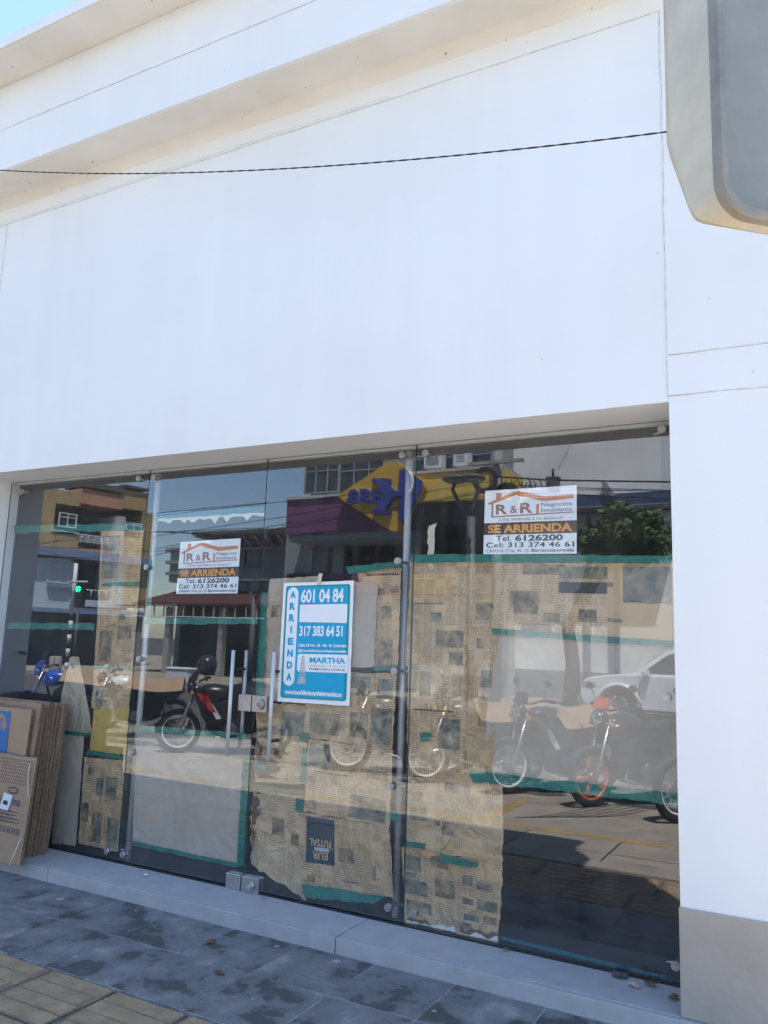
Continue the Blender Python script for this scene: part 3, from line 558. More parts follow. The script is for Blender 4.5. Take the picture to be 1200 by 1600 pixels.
for i, (lab, q, *mt) in enumerate([
    ('upper green tape strip across the leftmost pane, under the header', [(22, 821), (221, 818), (221, 828), (22, 833)]),
    ('lower green tape strip across the leftmost pane, level with the poster digits', [(12, 973), (148, 974), (147, 984), (12, 982)]),
    ('short green tape on the narrow newspaper column of the leftmost pane', [(162, 911), (217, 909), (216, 916), (161, 916)]),
    ('green tape across the newspaper just above the yellow paper', [(146, 1039), (208, 1041), (207, 1047), (146, 1045)]),
    ('green tape under the yellow paper', [(138, 1171), (196, 1182), (195, 1187), (132, 1179)]),
    ('green tape along the top of the kraft sheet beside the cardboard stack', [(97, 1141), (141, 1146), (141, 1151), (97, 1147)]),
    ('blue-green tape at the top of the left door leaf above the torn paper', [(246, 802), (416, 791), (416, 800), (246, 810)], 'blue_tape'),
    ('green tape across the middle of the left door leaf', [(228, 966), (408, 965), (407, 975), (227, 975)]),
    ('short upright green tape left of the smaller rental sign', [(233, 868), (237, 868), (233, 964), (228, 964)]),
    ('upright green tape beside the pull handles above the lock', [(406, 926), (418, 924), (411, 1086), (399, 1086)]),
    ('green tape along the top of the big kraft sheet on the left leaf', [(213, 1133), (385, 1146), (384, 1155), (212, 1143)]),
    ('long upright green tape from the door lock down to the floor fitting', [(379, 1188), (391, 1190), (381, 1354), (370, 1352)]),
    ('green tape at the foot of the big kraft sheet on the left leaf', [(207, 1314), (373, 1350), (372, 1356), (207, 1321)]),
    ('dark green tape above the newspaper right of the blue poster', [(540, 886), (629, 876), (629, 886), (544, 896)]),
    ('green tape under the plain kraft sheet right of the poster', [(583, 1041), (622, 1040), (621, 1048), (583, 1048)]),
    ('green tape level with the handle ends, right door leaf', [(396, 1192), (418, 1196), (416, 1204), (396, 1206)]),
    ('green tape across the rumpled papers, right door leaf', [(394, 1226), (476, 1235), (475, 1243), (394, 1235)]),
    ('upright green tape left of the second-row newspaper', [(472, 1168), (480, 1170), (478, 1222), (469, 1222)]),
    ('small green tape patch on the left edge of the photo page', [(467, 1145), (482, 1146), (482, 1158), (468, 1157)]),
    ('small upright green tape patch left of the FUTSAL page', [(463, 1247), (474, 1249), (471, 1271), (461, 1267)]),
    ('green tape at the foot of the FUTSAL page', [(470, 1380), (600, 1402), (584, 1412), (476, 1402)]),
    ('small green tape patch on the right edge of the second-row newspaper', [(609, 1268), (621, 1268), (620, 1282), (609, 1282)]),
    ('long dark green tape above all newspapers of the right pane', [(641, 866), (1051, 868), (1051, 879), (641, 878)]),
    ('green tape between the wide newspaper band and the kraft sheet', [(769, 982), (1054, 1002), (1054, 1011), (769, 991)]),
    ('broad green tape at the foot of the kraft sheet in the right pane', [(733, 1204), (1061, 1241), (1061, 1258), (736, 1220)]),
    ('tiny green tape patch above the chrome ring reflection, right pane', [(657, 1144), (674, 1146), (672, 1158), (656, 1157)]),
    ('short green tape at the left edge of the right pane near the bottom', [(634, 1314), (665, 1318), (664, 1326), (634, 1323)]),
    ('slanting green tape on the page of portrait photos', [(687, 1335), (748, 1348), (745, 1356), (690, 1348)]),
    ('thin green tape along the floor under the bare right pane', [(782, 1462), (1040, 1524), (1040, 1530), (782, 1468)], 'blue_tape')]):
    tape(lab, q, 60 + i, *(mt or []))
# rental signs behind the glass
def rr_sign(label, quad, seed):
    s = Sheet(quad, YP - .004, seed, .0006); t = thing('rental_sign', label, 'sign', s.F(.5, 1), 'white and orange rental signs on the glass'); F = s.F
    mb = MB(); s.grid(mb, 'sign_white', 0, 0, 1, .515, 14); s.grid(mb, 'sign_white', 0, .70, 1, 1, 14); mb.build('paper', t)
    mb = MB(); s.grid(mb, 'sign_brown', 0, .517, 1, .698, 14); mb.build('dark_strip', t)
    mb = MB(); P = lambda pts, mt: mb.poly([F(u, v, .0008) for u, v in pts][::-1], mt)
    P([(.035, .20), (.34, .035), (.36, .09), (.05, .23)], 'sign_terracotta'); P([(.33, .05), (.38, .035), (.66, .14), (.66, .215), (.36, .10)], 'sign_terracotta'); P([(.66, .14), (.97, .13), (.97, .19), (.66, .215)], 'sign_terracotta')
    P([(.13, .045), (.19, .045), (.19, .115), (.13, .15)], 'sign_terracotta'); P([(.08, .21), (.10, .205), (.10, .42), (.08, .42)], 'sign_maroon'); P([(.08, .41), (.97, .385), (.97, .40), (.08, .43)], 'sign_maroon'); P([(.575, .25), (.605, .25), (.605, .395), (.575, .395)], 'sign_terracotta')
    mb.build('house_logo', t)
    mb = MB(); T = lambda b, u0, v0, u1, v1, mt, bo=.0, sp=1.0: text_part(t, F, b, u0, v0, u1, v1, mt, .0010, bo, sp)
    T('R', .13, .23, .26, .385, 'sign_maroon', .03); T('&', .29, .26, .37, .375, 'sign_maroon', .01); T('R', .40, .22, .54, .38, 'sign_maroon', .03)
    T('Negocios', .63, .235, .95, .31, 'sign_black'); T('Inmobiliarios', .63, .315, .95, .375, 'sign_black'); T('\u00a1Una vivienda a tu alcance!', .16, .435, .86, .505, 'sign_maroon')
    T('SE ARRIENDA', .045, .545, .955, .675, 'sign_orange', .035); T('Tel.', .14, .715, .31, .80, 'sign_black', .01); T('6126200', .35, .71, .86, .805, 'sign_black', .035)
    T('Cel: 313 374 46 61', .03, .82, .975, .90, 'sign_black', .02, 1.05); T('CARRERA 17 No. 49 - 20', .04, .925, .50, .975, 'sign_black'); T('Barrancabermeja', .53, .92, .975, .985, 'sign_black', .015)
    return t
rr_sign('larger orange and white SE ARRIENDA sign at the top of the right pane', [(758, 767), (901, 758), (901, 865), (755, 866)], 50)
rr_sign('smaller orange and white SE ARRIENDA sign on the left door leaf', [(282, 847), (376, 841), (371, 927), (275, 928)], 51)
# poster on the outside of the glass
s = Sheet([(443, 911), (553, 907), (546, 1103), (433, 1096)], GY - .004, 52, .0013)
t = thing('rental_poster', 'blue and white ARRIENDA poster taped outside on the right door leaf', 'poster', s.F(.5, 1)); F = s.F
mb = MB(); s.grid(mb, 'poster_white', n=16, rag=.0015); mb.build('paper', t)
def rounded(u0, v0, u1, v1, r, asp, n=5):
    pts = []
    for cx, cy, a0 in ((u1 - r, v0 + r * asp, 0), (u0 + r, v0 + r * asp, 90), (u0 + r, v1 - r * asp, 180), (u1 - r, v1 - r * asp, 270)):
        for k in range(n + 1): a = math.radians(a0 + 90 * k / n); pts.append((cx + r * math.cos(a), cy - r * asp * math.sin(a)))
    return pts
asp = s.W / s.H
mb = MB(); pr = lambda pts, mt, off: mb.poly([F(u, v, off) for u, v in pts], mt)
pr(rounded(.045, .028, .955, .965, .03, asp), 'poster_green', .0030); pr(rounded(.07, .04, .93, .955, .02, asp), 'poster_blue', .0040); mb.build('printed_field', t)
mb = MB(); pr(rounded(.075, .04, .235, .865, .08, asp), 'poster_white', .0050); pr([(.93, .19), (.265, .19), (.265, .335), (.93, .345)], 'poster_white', .0050); pr(rounded(.265, .60, .97, .745, .03, asp), 'poster_white', .0050)
mb.build('white_panels', t)
mb = MB(); T = lambda b, u0, v0, u1, v1, mt, bo=.0, sp=1.0: text_part(t, F, b, u0, v0, u1, v1, mt, .0062, bo + .012, sp)
for k, ch in enumerate('ARRIENDA'): T(ch, .115 if ch != 'I' else .145, .072 + k * .0985, .198 if ch != 'I' else .168, .072 + k * .0985 + .062, 'poster_blue', .05)
T('601 04 84', .275, .06, .875, .175, 'poster_white', .02, .95); T('317 383 64 51', .275, .365, .88, .455, 'poster_white', .02, .95)
T('Calle 50 No. 18 - 48 - B. Colombia', .27, .515, .94, .54, 'poster_white', .02); T('@inmobiliariamarthahernandez', .27, .56, .94, .588, 'poster_white', .02)
T('MARTHA', .44, .625, .93, .672, 'poster_blue', .02); T('HERN\u00c1NDEZ C. & CIA. LTDA', .44, .684, .93, .700, 'poster_grey'); T('INMOBILIARIA', .44, .712, .93, .730, 'sign_black', .0, 1.2)
T('www.inmobiliariamarthahernandez.co', .11, .895, .90, .935, 'poster_white', .03)
mb = MB()
for k in range(12):
    hw = .018 + .0028 * k; v0 = .615 + k * .0145; pr([(.345 + hw, v0), (.345 - hw, v0 + .003), (.345 - hw, v0 + .012), (.345 + hw, v0 + .009)], 'poster_grey', .0062)
pr([(.395, .79), (.295, .79), (.283, .845), (.405, .845)], 'poster_grey', .0062); mb.build('tower_logo', t)
q = Sheet([(498, 896), (504, 896), (501, 914), (495, 914)], GY - .0150, 53, .0004); mb = MB(); q.grid(mb, 'masking_paper', n=4); mb.build('tape_tab', t)
# clear plastic film edges over poster
# ---------------------------------------------------------------- flattened cardboard boxes leaning on the glass
G = 'flattened cardboard boxes leaning against the glass'
def board(label, x0, x1, yb, yt, zb, zt, th, mt='cardboard', seed=0, shear=0.0, name='cardboard_sheet', deco=None):
    """one flat box: bottom edge at yb, top edge at yt (leans on what is behind it)"""
    r = random.Random(seed); t = thing(name, label, 'cardboard', ((x0 + x1) / 2, yb, zb), G)
    mb = MB(); n = 10
    def P(u, v, d):
        bow = .020 * math.sin(PI * v + r0) * math.sin(PI * u)
        return Vector((x0 + (x1 - x0) * u + shear * v, yb + (yt - yb) * v + d + bow, zb + (zt - zb) * v))
    r0 = r.uniform(-.6, .6)
    for d, flip in ((0, False), (th, True)):
        b = len(mb.v)
        for j in range(n + 1):
            for i in range(n + 1): mb.v.append(tuple(P(i / n, j / n, d) + (Vector((r.uniform(-.004, .004), 0, r.uniform(-.004, .004))) if i in (0, n) or j in (0, n) else Vector())))
        for j in range(n):
            for i in range(n):
                a = b + j * (n + 1) + i; q = [a, a + 1, a + n + 2, a + n + 1]; mb.face(q[::-1] if flip else q, mt)
    N = (n + 1) ** 2
    for i in range(n):
        mb.face([i + 1, i, N + i, N + i + 1], 'cardboard_edge'); a = n * (n + 1) + i; mb.face([a, a + 1, N + a + 1, N + a], 'cardboard_edge')
        a = i * (n + 1); mb.face([a, a + n + 1, N + a + n + 1, N + a], 'cardboard_edge'); a += n; mb.face([a + n + 1, a, N + a, N + a + n + 1], 'cardboard_edge')
    mb.build('panel', t)
    if deco: deco(lambda u, v, off=0.0: P(u, 1 - v, -.0022 - off), t)
    return t
ords = ['nearest the glass', 'second from the glass', 'third from the glass', 'fourth from the glass', 'fifth from the glass', 'sixth from the glass', 'seventh from the glass', 'eighth from the glass', 'ninth from the glass', 'tenth from the glass', 'eleventh from the glass', 'twelfth from the glass']
rr = random.Random(3)
XE = -4.835
for k in range(10):
    y = 4.165 - k * .027 + rr.uniform(-.003, .003)
    board('brown flattened box in the upright stack, %s' % ords[k], XE - .95 + rr.uniform(-.03, .03), XE + .02 * (k < 3) + k * .004 + rr.uniform(-.02, .02), y - .06, y, .082, 1.095 + rr.uniform(-.035, .01) + .002 * k, .011 + .006 * rr.random(), 'cardboard_dark' if k % 2 else 'cardboard', 80 + k)
def deco_blue(P, t):
    mb = MB(); q = lambda pts, mt, off=0: mb.poly([P(u, v, off) for u, v in pts][::-1], mt)
    q([(.30, .03), (.775, .03), (.775, .48), (.30, .48)], 'box_blue'); q([(.665 + .085 * math.cos(a) , .16 - .115 * math.sin(a)) for a in [i * PI / 12 for i in range(24)]][::-1], 'cardboard', .0008)
    q([(.40, .36), (.66, .33), (.72, .47), (.40, .47)], 'cardboard', .0008); q([(.30, .30), (.52, .335), (.52, .35), (.30, .315)], 'cardboard', .0008); mb.build('blue_print', t)
    mb = MB(); 
    for k, ch in enumerate('A\u00d1OS'):
        vs, fs = glyphs(ch, .02); b = mb.add([P(.47 + .07 * (1 - y) , .10 + k * .034 + .026 * x, .0014) if False else P(.625 + .085 * (1 - y), .082 + k * .040 + .032 * x, .0014) for x, y in vs])
        for f in fs: mb.face([b + i for i in f], 'box_blue')
    mb.build('lettering', t)
board('open-faced brown box with blue print, frontmost of the tall stack', XE - .93, XE - .005, 3.845, 3.885, .082, 1.06, .02, 'cardboard', 95, deco=deco_blue)
def deco_short(P, t):
    mb = MB(); r = random.Random(8)
    for j in range(8):
        for i in range(15):
            u = .55 + i * .029 + (j % 2) * .01; v = .035 + j * .032; mb.poly([P(u, v), P(u, v + .013), P(u + .006, v + .018), P(u + .012, v + .011), P(u + .009, v)], 'box_ink')
    for i in range(6):
        u = .55 + i * .065; mb.poly([P(u, .68), P(u, .73), P(u + .05, .73), P(u + .05, .68)], 'box_ink'); mb.poly([P(u + .007, .687, .001), P(u + .007, .724, .001), P(u + .042, .724, .001), P(u + .042, .687, .001)], 'cardboard')
        put_text(mb, lambda a, b, o: P(a, b, o), 'YIAIII'[i], u + .016, .693, u + .034, .72, 'box_ink', .0015, .02)
    put_text(mb, lambda a, b, o: P(a, b, o), 'Di', .50, .40, .61, .475, 'box_ink', .0005, .01); put_text(mb, lambda a, b, o: P(a, b, o), 'ma', .765, .42, .875, .475, 'box_ink', .0005, .01)
    mb.path([P(.745 + .07 * math.cos(a), .335 + .028 * math.sin(a), .001) for a in [-2.6 + i * .45 for i in range(13)]], .004, 'box_ink', 4)
    for k, (a, b) in enumerate(((.60, .86), (.62, .86), (.55, .90), (.56, .89))): mb.box(*P(a, .53 + .032 * k), *(P(b, .536 + .032 * k) + Vector((0, .001, 0))), 'box_ink')
    mb.build('print', t)
    mb = MB(); mb.poly([P(.635, .37, .004), P(.60, .525, .004), P(.725, .54, .004), P(.76, .385, .004)], 'label_white'); mb.poly([P(.645, .44, .005), P(.64, .48, .005), P(.705, .487, .005), P(.71, .447, .005)], 'print_black'); mb.build('sticker', t)
board('shorter patterned box with a white sticker, in front of the tall stack', XE - .615, XE + .155, 3.785, 3.835, .081, .755, .018, 'cardboard', 96, shear=.0, deco=deco_short)
board('plain shorter box wedged right behind the patterned one', XE - .60, XE + .135, 3.812, 3.862, .081, .745, .014, 'cardboard_dark', 97, shear=.0)
mb = MB(); mb.path([(XE + .11 + .02 * math.sin(t * 3), 3.74 + .12 * t + .04 * math.sin(t * 5), .09 + .55 * t + .1 * math.sin(t * 2.2)) for t in [i / 12 for i in range(13)]], .004, 'masking_paper', 5); tag(mb.build('packing_strap'), 'loose pale packing strap hanging down the side of the cardboard stack', 'strap')
# ---------------------------------------------------------------- wire, sign box, litter
mb = MB(); N = 420
for k in (0, 1):
    pts = []
    for i in range(N + 1):
        x = -8 + 10.5 * i / N
        z = 3.59 - .147 * (x + .4) + .0195 * (x + .4) ** 2
        a = i * 1.15 + k * PI; pts.append((x, 3.0 + .0021 * math.cos(a), z + .0021 * math.sin(a)))
    mb.path(pts, .0021, 'cable_black', 5)
tag(mb.build('twisted_cable'), 'thin black twisted cable hanging across the white wall', 'cable')
BX = gp(1119, 300, 1.20); tb = math.radians(42)
t = thing('sign_box', 'weathered cream plastic box with a grey recessed panel at the top right corner', 'plastic box', (BX.x, BX.y, 2.0))
rv = Vector((math.cos(tb), math.sin(tb), 0)); nv = Vector((math.sin(tb), -math.cos(tb), 0))
def BP(a, z, d): return Vector((BX.x, BX.y, 0)) + rv * a + nv * d + Vector((0, 0, z))
ZB, ZTP, WB = 2.243, 2.88, .42
def rim_loop(inset, r=.06, slope=.0):
    pts = []
    for cx, cz, a0 in ((WB - inset - r, ZTP - inset - r, 0), (inset + r, ZTP - inset - r, 90), (inset + r, ZB + inset + r, 180), (WB - inset - r, ZB + inset + r, 270)):
        for k in range(8): a = math.radians(a0 + 90 * k / 7); pts.append((cx + r * math.cos(a), cz + r * math.sin(a)))
    return pts
def band(mb, A, dA, B, dB, mt):
    a = mb.add([BP(u, z, dA) for u, z in A]); b = mb.add([BP(u, z, dB) for u, z in B]); n = len(A)
    for i in range(n): mb.face([a + i, a + (i + 1) % n, b + (i + 1) % n, b + i], mt, smooth=True)
mb = MB(); L0, L1, L2 = rim_loop(0, .055), rim_loop(.014, .045), rim_loop(.022, .040)
band(mb, L0, -.006, L0, .008, 'cream_rim'); band(mb, L0, .008, rim_loop(.004, .052), .012, 'cream_rim'); band(mb, rim_loop(.004, .052), .012, L1, .012, 'cream_rim'); band(mb, L1, .012, L2, -.004, 'dark_metal'); mb.poly([BP(u, z, -.006) for u, z in L0][::-1], 'cream_rim'); mb.build('rim', t)
mb = MB(); mb.poly([BP(u, z, -.004) for u, z in L2], 'grey_panel'); mb.build('panel', t)
mb = MB(); A = rim_loop(.006, .05)
for u0, u1 in ((0, .12), (.12, .5), (.5, .85), (.85, 1)):
    fz = lambda z: min(1.0, max(.16, .16 + (z - ZB) / .03 * .34)) if z < ZB + .03 else min(1.0, .50 + .50 * (z - ZB - .03) / .17)
    ring = lambda k: [(u + (.006 if k > .9 else 0) * (1 if u < WB / 2 else -1), z) for u, z in A_]
    if u0 == 0:
        A_ = []                                              # refine the straight left and right edges so that the taper shows
        for i in range(len(A)):
            a0, a1 = A[i], A[(i + 1) % len(A)]; m_ = max(1, int(math.hypot(a1[0] - a0[0], a1[1] - a0[1]) / .03))
            for j in range(m_): A_.append((a0[0] + (a1[0] - a0[0]) * j / m_, a0[1] + (a1[1] - a0[1]) * j / m_))
    n_a = len(A_); L0_, L1_ = ring(u0), ring(u1)
    i0 = mb.add([BP(u, z, -.006 - .135 * u0 * fz(z)) for u, z in L0_]); i1 = mb.add([BP(u, z, -.006 - .135 * u1 * fz(z)) for u, z in L1_])
    for i in range(n_a): mb.face([i0 + i, i0 + (i + 1) % n_a, i1 + (i + 1) % n_a, i1 + i], 'cream_plastic', smooth=True)
mb.face([i1 + i for i in range(n_a)], 'cream_plastic')
mb.build('shell', t)
pp = BP(.30, 0, -.17)
mb = MB(); mb.path([(pp.x, pp.y, 0), (pp.x, pp.y, 3.0)], .03, 'pole_grey', 12); mb.box(pp.x - .02, pp.y - .07, 2.45, pp.x + .02, pp.y - .02, 2.5, 'pole_grey'); mb.build('pole', t)
def litter(name, label, x, y, z, r, mt, seed, cat, n=7, group=None):
    q = random.Random(seed); mb = MB(); pts = [(x + r * q.uniform(.6, 1.2) * math.cos(2 * PI * k / n), y + r * q.uniform(.4, .9) * math.sin(2 * PI * k / n), z + .003 + q.uniform(0, .016)) for k in range(n)]
    b = mb.add(pts + [(x, y, z + .02)]); 
    for k in range(n): mb.face([b + k, b + (k + 1) % n, b + n], mt)
    tag(mb.build(name), label, cat, group)
for lab, x, y, r, mt in (('curled brown leaf in the corner of sill and right pillar', -.66, 4.06, .03, 'leaf_dry'), ('largest dry leaf heap against the right glass corner', -.92, 4.17, .045, 'soot'), ('pale dry leaf lying before the right glass corner', -.84, 4.10, .03, 'kraft_pale'), ('small brown clump at the glass foot right of the newspapers', -1.49, 4.185, .025, 'leaf_dry'), ('thin dark leaf between the heap and the pillar', -.78, 4.15, .035, 'leaf_dry')):
    litter('dry_leaf', lab, x, y, .08, r, mt, int(x * -100), 'leaf', group='dry leaves on the sill')
litter('paper_scrap', 'crumpled white paper scrap on the sill in front of the left door leaf', -3.87, 4.09, .08, .025, 'scrap_white', 4, 'litter'); litter('brick_chip', 'orange chip lying on the sill beside the floor lock', -2.98, 4.14, .08, .02, 'tactile_yellow', 6, 'litter')
litter('dry_leaf', 'brown leaf lying in the slate joint below the doors', -2.63, 3.33, 0, .03, 'leaf_dry', 9, 'leaf'); litter('dry_leaf', 'dark leaf on the slate tile edge near the step', -2.93, 3.62, 0, .035, 'leaf_dry', 19, 'leaf')
# ================================================================ THE STREET BEHIND THE CAMERA (seen mirrored in the glass)
def fb(F, name, parent, px0, py0, px1, py1, d0, d1, mt, mt2=None):
    """box on house front F that the glass shows between two photo points"""
    a0, z0 = F.at(px0, py0); a1, z1 = F.at(px1, py1); mb = MB(); mb.fbox(F, a0, max(0, min(z0, z1)), a1, max(z0, z1), d0, d1, mt)
    return mb.build(name, parent) if name else mb
def window_part(F, parent, px0, py0, px1, py1, bars=1, frame='metal_white', rows=1):
    a0, z0 = F.at(px0, py0); a1, z1 = F.at(px1, py1); a0, a1 = sorted((a0, a1)); z0, z1 = sorted((z0, z1)); t_ = .05
    mb = MB(); mb.fbox(F, a0, z0, a0 + t_, z1, .01, .07, frame); mb.fbox(F, a1 - t_, z0, a1, z1, .01, .07, frame); mb.fbox(F, a0 + t_, z1 - t_, a1 - t_, z1, .01, .07, frame); mb.fbox(F, a0 + t_, z0, a1 - t_, z0 + t_, .01, .07, frame)
    for k in range(bars): a = a0 + (a1 - a0) * (k + 1) / (bars + 1); mb.fbox(F, a - .02, z0 + t_, a + .02, z1 - t_, .012, .065, frame)
    for k in range(rows): z = z1 - (z1 - z0) * .3 * (k + 1); mb.fbox(F, a0 + t_, z - .02, a1 - t_, z + .02, .013, .06, frame)
    w_ = mb.build('window', parent); mb = MB(); mb.fbox(F, a0 + .01, z0 + .01, a1 - .01, z1 - .01, .002, .009, 'window_glass'); mb.build('pane', w_); return w_
def railing(F, parent, px0, py0, px1, py1, d, n=8, rows=4, mt='metal_white'):
    a0, z0 = F.at(px0, py0); a1, z1 = F.at(px1, py1); a0, a1 = sorted((a0, a1)); z0, z1 = sorted((z0, z1)); mb = MB()
    for k in range(rows): z = z1 - (z1 - z0) * k / rows; mb.path([F.p(a0, z, d), F.p(a1, z, d)], .028, mt, 6)
    for k in range(n + 1): a = a0 + (a1 - a0) * k / n; mb.path([F.p(a, z0, d), F.p(a, z1, d)], .028, mt, 6)
    return mb.build('railing', parent)
# --- corner block with balconies, on the side street
A0 = Vector((-32, 2 * GY - 25.5, 0)); FA = Face((A0.x, A0.y), (.2134, -.977), (.977, .2134))
A = thing('apartment_building', 'three-storey ochre and salmon apartment block with balconies, reflected at the far left of the glass', 'building', FA.p(2.5, 0, -3))
aL = FA.at(30, 900)[0]; aR = FA.at(229, 900)[0]
zt = FA.at(125, 763)[1]; zb2 = FA.at(60, 862)[1]; zb1 = FA.at(60, 952)[1]
mb = MB(); mb.fbox(FA, aL, 0, aR, zt - .2, -8, -1.6, 'recess'); mb.fbox(FA, aL, zb1, aR, zb1 + .2, -1.6, 0, 'wall_offwhite'); mb.fbox(FA, aL, zb2, aR, zb2 + .22, -1.6, 0.0, 'wall_offwhite'); mb.build('core', A)
fb(FA, 'roof_parapet', A, 88, 765, 126, 792, -1.6, .02, 'wall_ochre'); fb(FA, 'roof_parapet', A, 126.3, 763, 190, 797, -1.6, .10, 'wall_salmon'); fb(FA, 'roof_parapet', A, 190.3, 764, 229, 800, -1.6, .06, 'wall_ochre')
z_ = lambda px, py: FA.at(px, py)[1]
mb = MB(); mb.fbox(FA, aL, zb2 + .23, FA.at(86, 800)[0], zt - .05, -1.6, .0, 'wall_ochre'); mb.build('wall', A)
fb(FA, 'roof_coping', A, 126, 760, 191, 763.5, -1.6, .2, 'soot'); fb(FA, 'roof_coping', A, 191.4, 761, 230, 764.5, -1.6, .2, 'soot')
fb(FA, 'balcony_wall', A, 80, 833, 117, 865, -.12, .25, 'wall_ochre'); fb(FA, 'balcony_cap', A, 79, 829, 118, 833, -.14, .32, 'metal_white')
fb(FA, 'balcony_wall', A, 117.5, 855, 176, 873, -.12, .06, 'wall_salmon'); railing(FA, A, 118, 834, 176, 855, 0, 6, 4)
fb(FA, 'party_wall', A, 180, 806, 188, 880, -1.5, .12, 'wall_offwhite'); fb(FA, 'wall', A, 222, 800, 229, 950, -1.5, .05, 'wall_ochre')
window_part(FA, A, 196, 815, 220, 832, 1); window_part(FA, A, 92, 800, 118, 826, 1)
fb(FA, 'balcony_wall', A, 188.5, 838, 221, 872, -.12, .04, 'wall_ochre')
mb = MB(); mb.fbox(FA, aL, zb2 - .14, aR, zb2 + .24, -.3, .42, 'trim_blue'); mb.build('floor_band', A)
fb(FA, 'wall', A, 30, 868, 108, 952, -1.6, .02, 'wall_paleblue'); window_part(FA, A, 76, 871, 107, 912, 1); fb(FA, 'window_sill', A, 72, 913, 110, 920, .021, .22, 'trim_blue')
fb(FA, 'balcony_wall', A, 108.5, 935, 176, 950, -.12, .10, 'wall_paleblue'); railing(FA, A, 106, 919, 176, 935, .05, 6, 1); fb(FA, 'wall', A, 176.4, 880, 189, 950, -1.5, .06, 'wall_paleblue'); fb(FA, 'balcony_wall', A, 189.3, 905, 221, 950, -.12, .04, 'wall_ochre')
mb = MB(); mb.fbox(FA, aL, zb1 - .10, aR, zb1 + .1, -.3, .25, 'trim_blue'); mb.build('floor_band', A)
mb = MB(); mb.fbox(FA, aL, 0, aL + .5, zb1 - .11, -1.6, 0, 'wall_grey'); mb.build('ground_floor_pier', A); mb = MB(); mb.fbox(FA, aR - .4, 0, aR, zb1 - .11, -1.6, 0, 'wall_grey'); mb.build('ground_floor_pier', A)
# --- low eating house with red awning and tin roof
FB_ = Face((-20, -18.5), (1, 0), (0, 1)); b0 = FB_.at(232, 900)[0]; b1 = FB_.at(443, 900)[0]
B = thing('eating_house', 'low eating house with tin roof and long dark red awning, in the left door leaf', 'building', FB_.p((b0 + b1) / 2, 0, -4))
zr = FB_.at(350, 829)[1]; za = FB_.at(330, 918)[1]; zaw = FB_.at(330, 950)[1]
mb = MB(); mb.fbox(FB_, b0, za, b1, FB_.at(300, 838)[1], -8, -2, 'wall_grey'); mb.fbox(FB_, b0, 0, b1, za, -9, -5, 'recess'); mb.fbox(FB_, b0, 0, b0 + .3, za, -5, -2, 'wall_grey'); mb.fbox(FB_, b1 - .3, 0, b1, za, -5, -2, 'wall_grey'); mb.build('wall', B)
mb = MB()
aa, ab = FB_.at(292, 828)[0], FB_.at(443, 828)[0]; nn = 60
for k in range(nn):
    a = aa + (ab - aa) * k / nn; mb.path([FB_.p(a, zr, -.4), FB_.p(a, zr + .35, -7)], .09, 'roof_tin', 6)
mb.fbox(FB_, aa, zr - .16, ab, zr - .1, -7, -.5, 'roof_tin'); mb.build('tin_roof', B)
mb = MB()
for k in range(13): a = aa + .4 + k * .62; mb.path([FB_.p(a, zr - .6, -1.9), FB_.p(a + .35, zr - .15, -.6)], .05, 'metal_white', 5)
mb.path([FB_.p(aa, zr - .55, -1.85), FB_.p(ab, zr - .55, -1.85)], .05, 'metal_white', 5); mb.build('roof_bracket', B)
fb(FB_, 'upper_wall', B, 232, 847, 292, 905, -6, -1.5, 'wall_offwhite')
for yy in (852, 872, 890): fb(FB_, 'balcony_band', B, 232, yy, 290, yy + 4, -1.5, -1.1, 'wall_grey')
window_part(Face((-20, -20.49), (1, 0), (0, 1)), B, 384, 852, 407, 886, 0, 'recess')
mb = MB(); lo = FB_.at(238, 946)[1]; mb.hexa([FB_.p(b0, lo, .9), FB_.p(b1 - .2, lo, .9), FB_.p(b1 - .2, za - .1, -2), FB_.p(b0, za - .1, -2), FB_.p(b0, lo + .08, .9), FB_.p(b1 - .2, lo + .08, .9), FB_.p(b1 - .2, za, -2), FB_.p(b0, za, -2)], 'awning_red'); mb.build('awning', B)
mb = MB(); mb.fbox(FB_, b0, lo - .05, b1 - .2, lo - .01, .8, .86, 'awning_red'); mb.fbox(FB_, b0, lo - .52, b1 - .2, lo - .48, .8, .86, 'metal_white')
for k in range(26): a = b0 + .2 + k * .55; mb.fbox(FB_, a, lo - .48, a + .06, lo - .05, .81, .85, 'wall_ochre')
mb.build('valance', B)
for px in (274, 357): 
    a = FB_.at(px, 1000)[0]; mb = MB(); mb.fbox(FB_, a - .13, 0, a + .13, lo - .06, .3, .56, 'concrete_post'); mb.build('column', B)
# --- shop with purple and yellow fascia and the diamond sign
FC = Face((-12, -16.5), (1, 0), (0, 1)); FS = Face((-12, -14.9), (1, 0), (0, 1)); c0 = FC.at(444, 900)[0]; c1 = FC.at(783, 900)[0]
C_ = thing('corner_store', 'dark two-storey store with purple and yellow fascia, reflected behind the diamond sign', 'building', FC.p((c0 + c1) / 2, 0, -4))
zf0 = FS.at(540, 832)[1]; zc = FC.at(520, 772)[1]
mb = MB(); mb.fbox(FC, c0 + .8, zc - .8, c1, zc + 7, -8, -.3, 'wall_grey'); mb.fbox(FC, c0, 0, c0 + 1.9, zc - .8, -8, 0, 'wall_grey'); mb.fbox(FC, c0 + 1.9, 0, c1, zc - .8, -8, -2.5, 'recess'); mb.build('wall', C_)
s0, z0 = FS.at(446, 835); s1, z1 = FS.at(632, 770); mb = MB(); mb.fbox(FS, s0, z0, s1, z1, -1.9, 0, 'wall_purple'); mb.build('purple_fascia', C_)
mb = MB(); mb.fbox(FS, s0, z1 + .001, s1, z1 + .10, -1.9, .08, 'wall_offwhite'); mb.fbox(FS, s0 + .1, z0 - .25, s1, z0 - .002, -1.8, -.1, 'wall_grey'); mb.build('fascia_trim', C_)
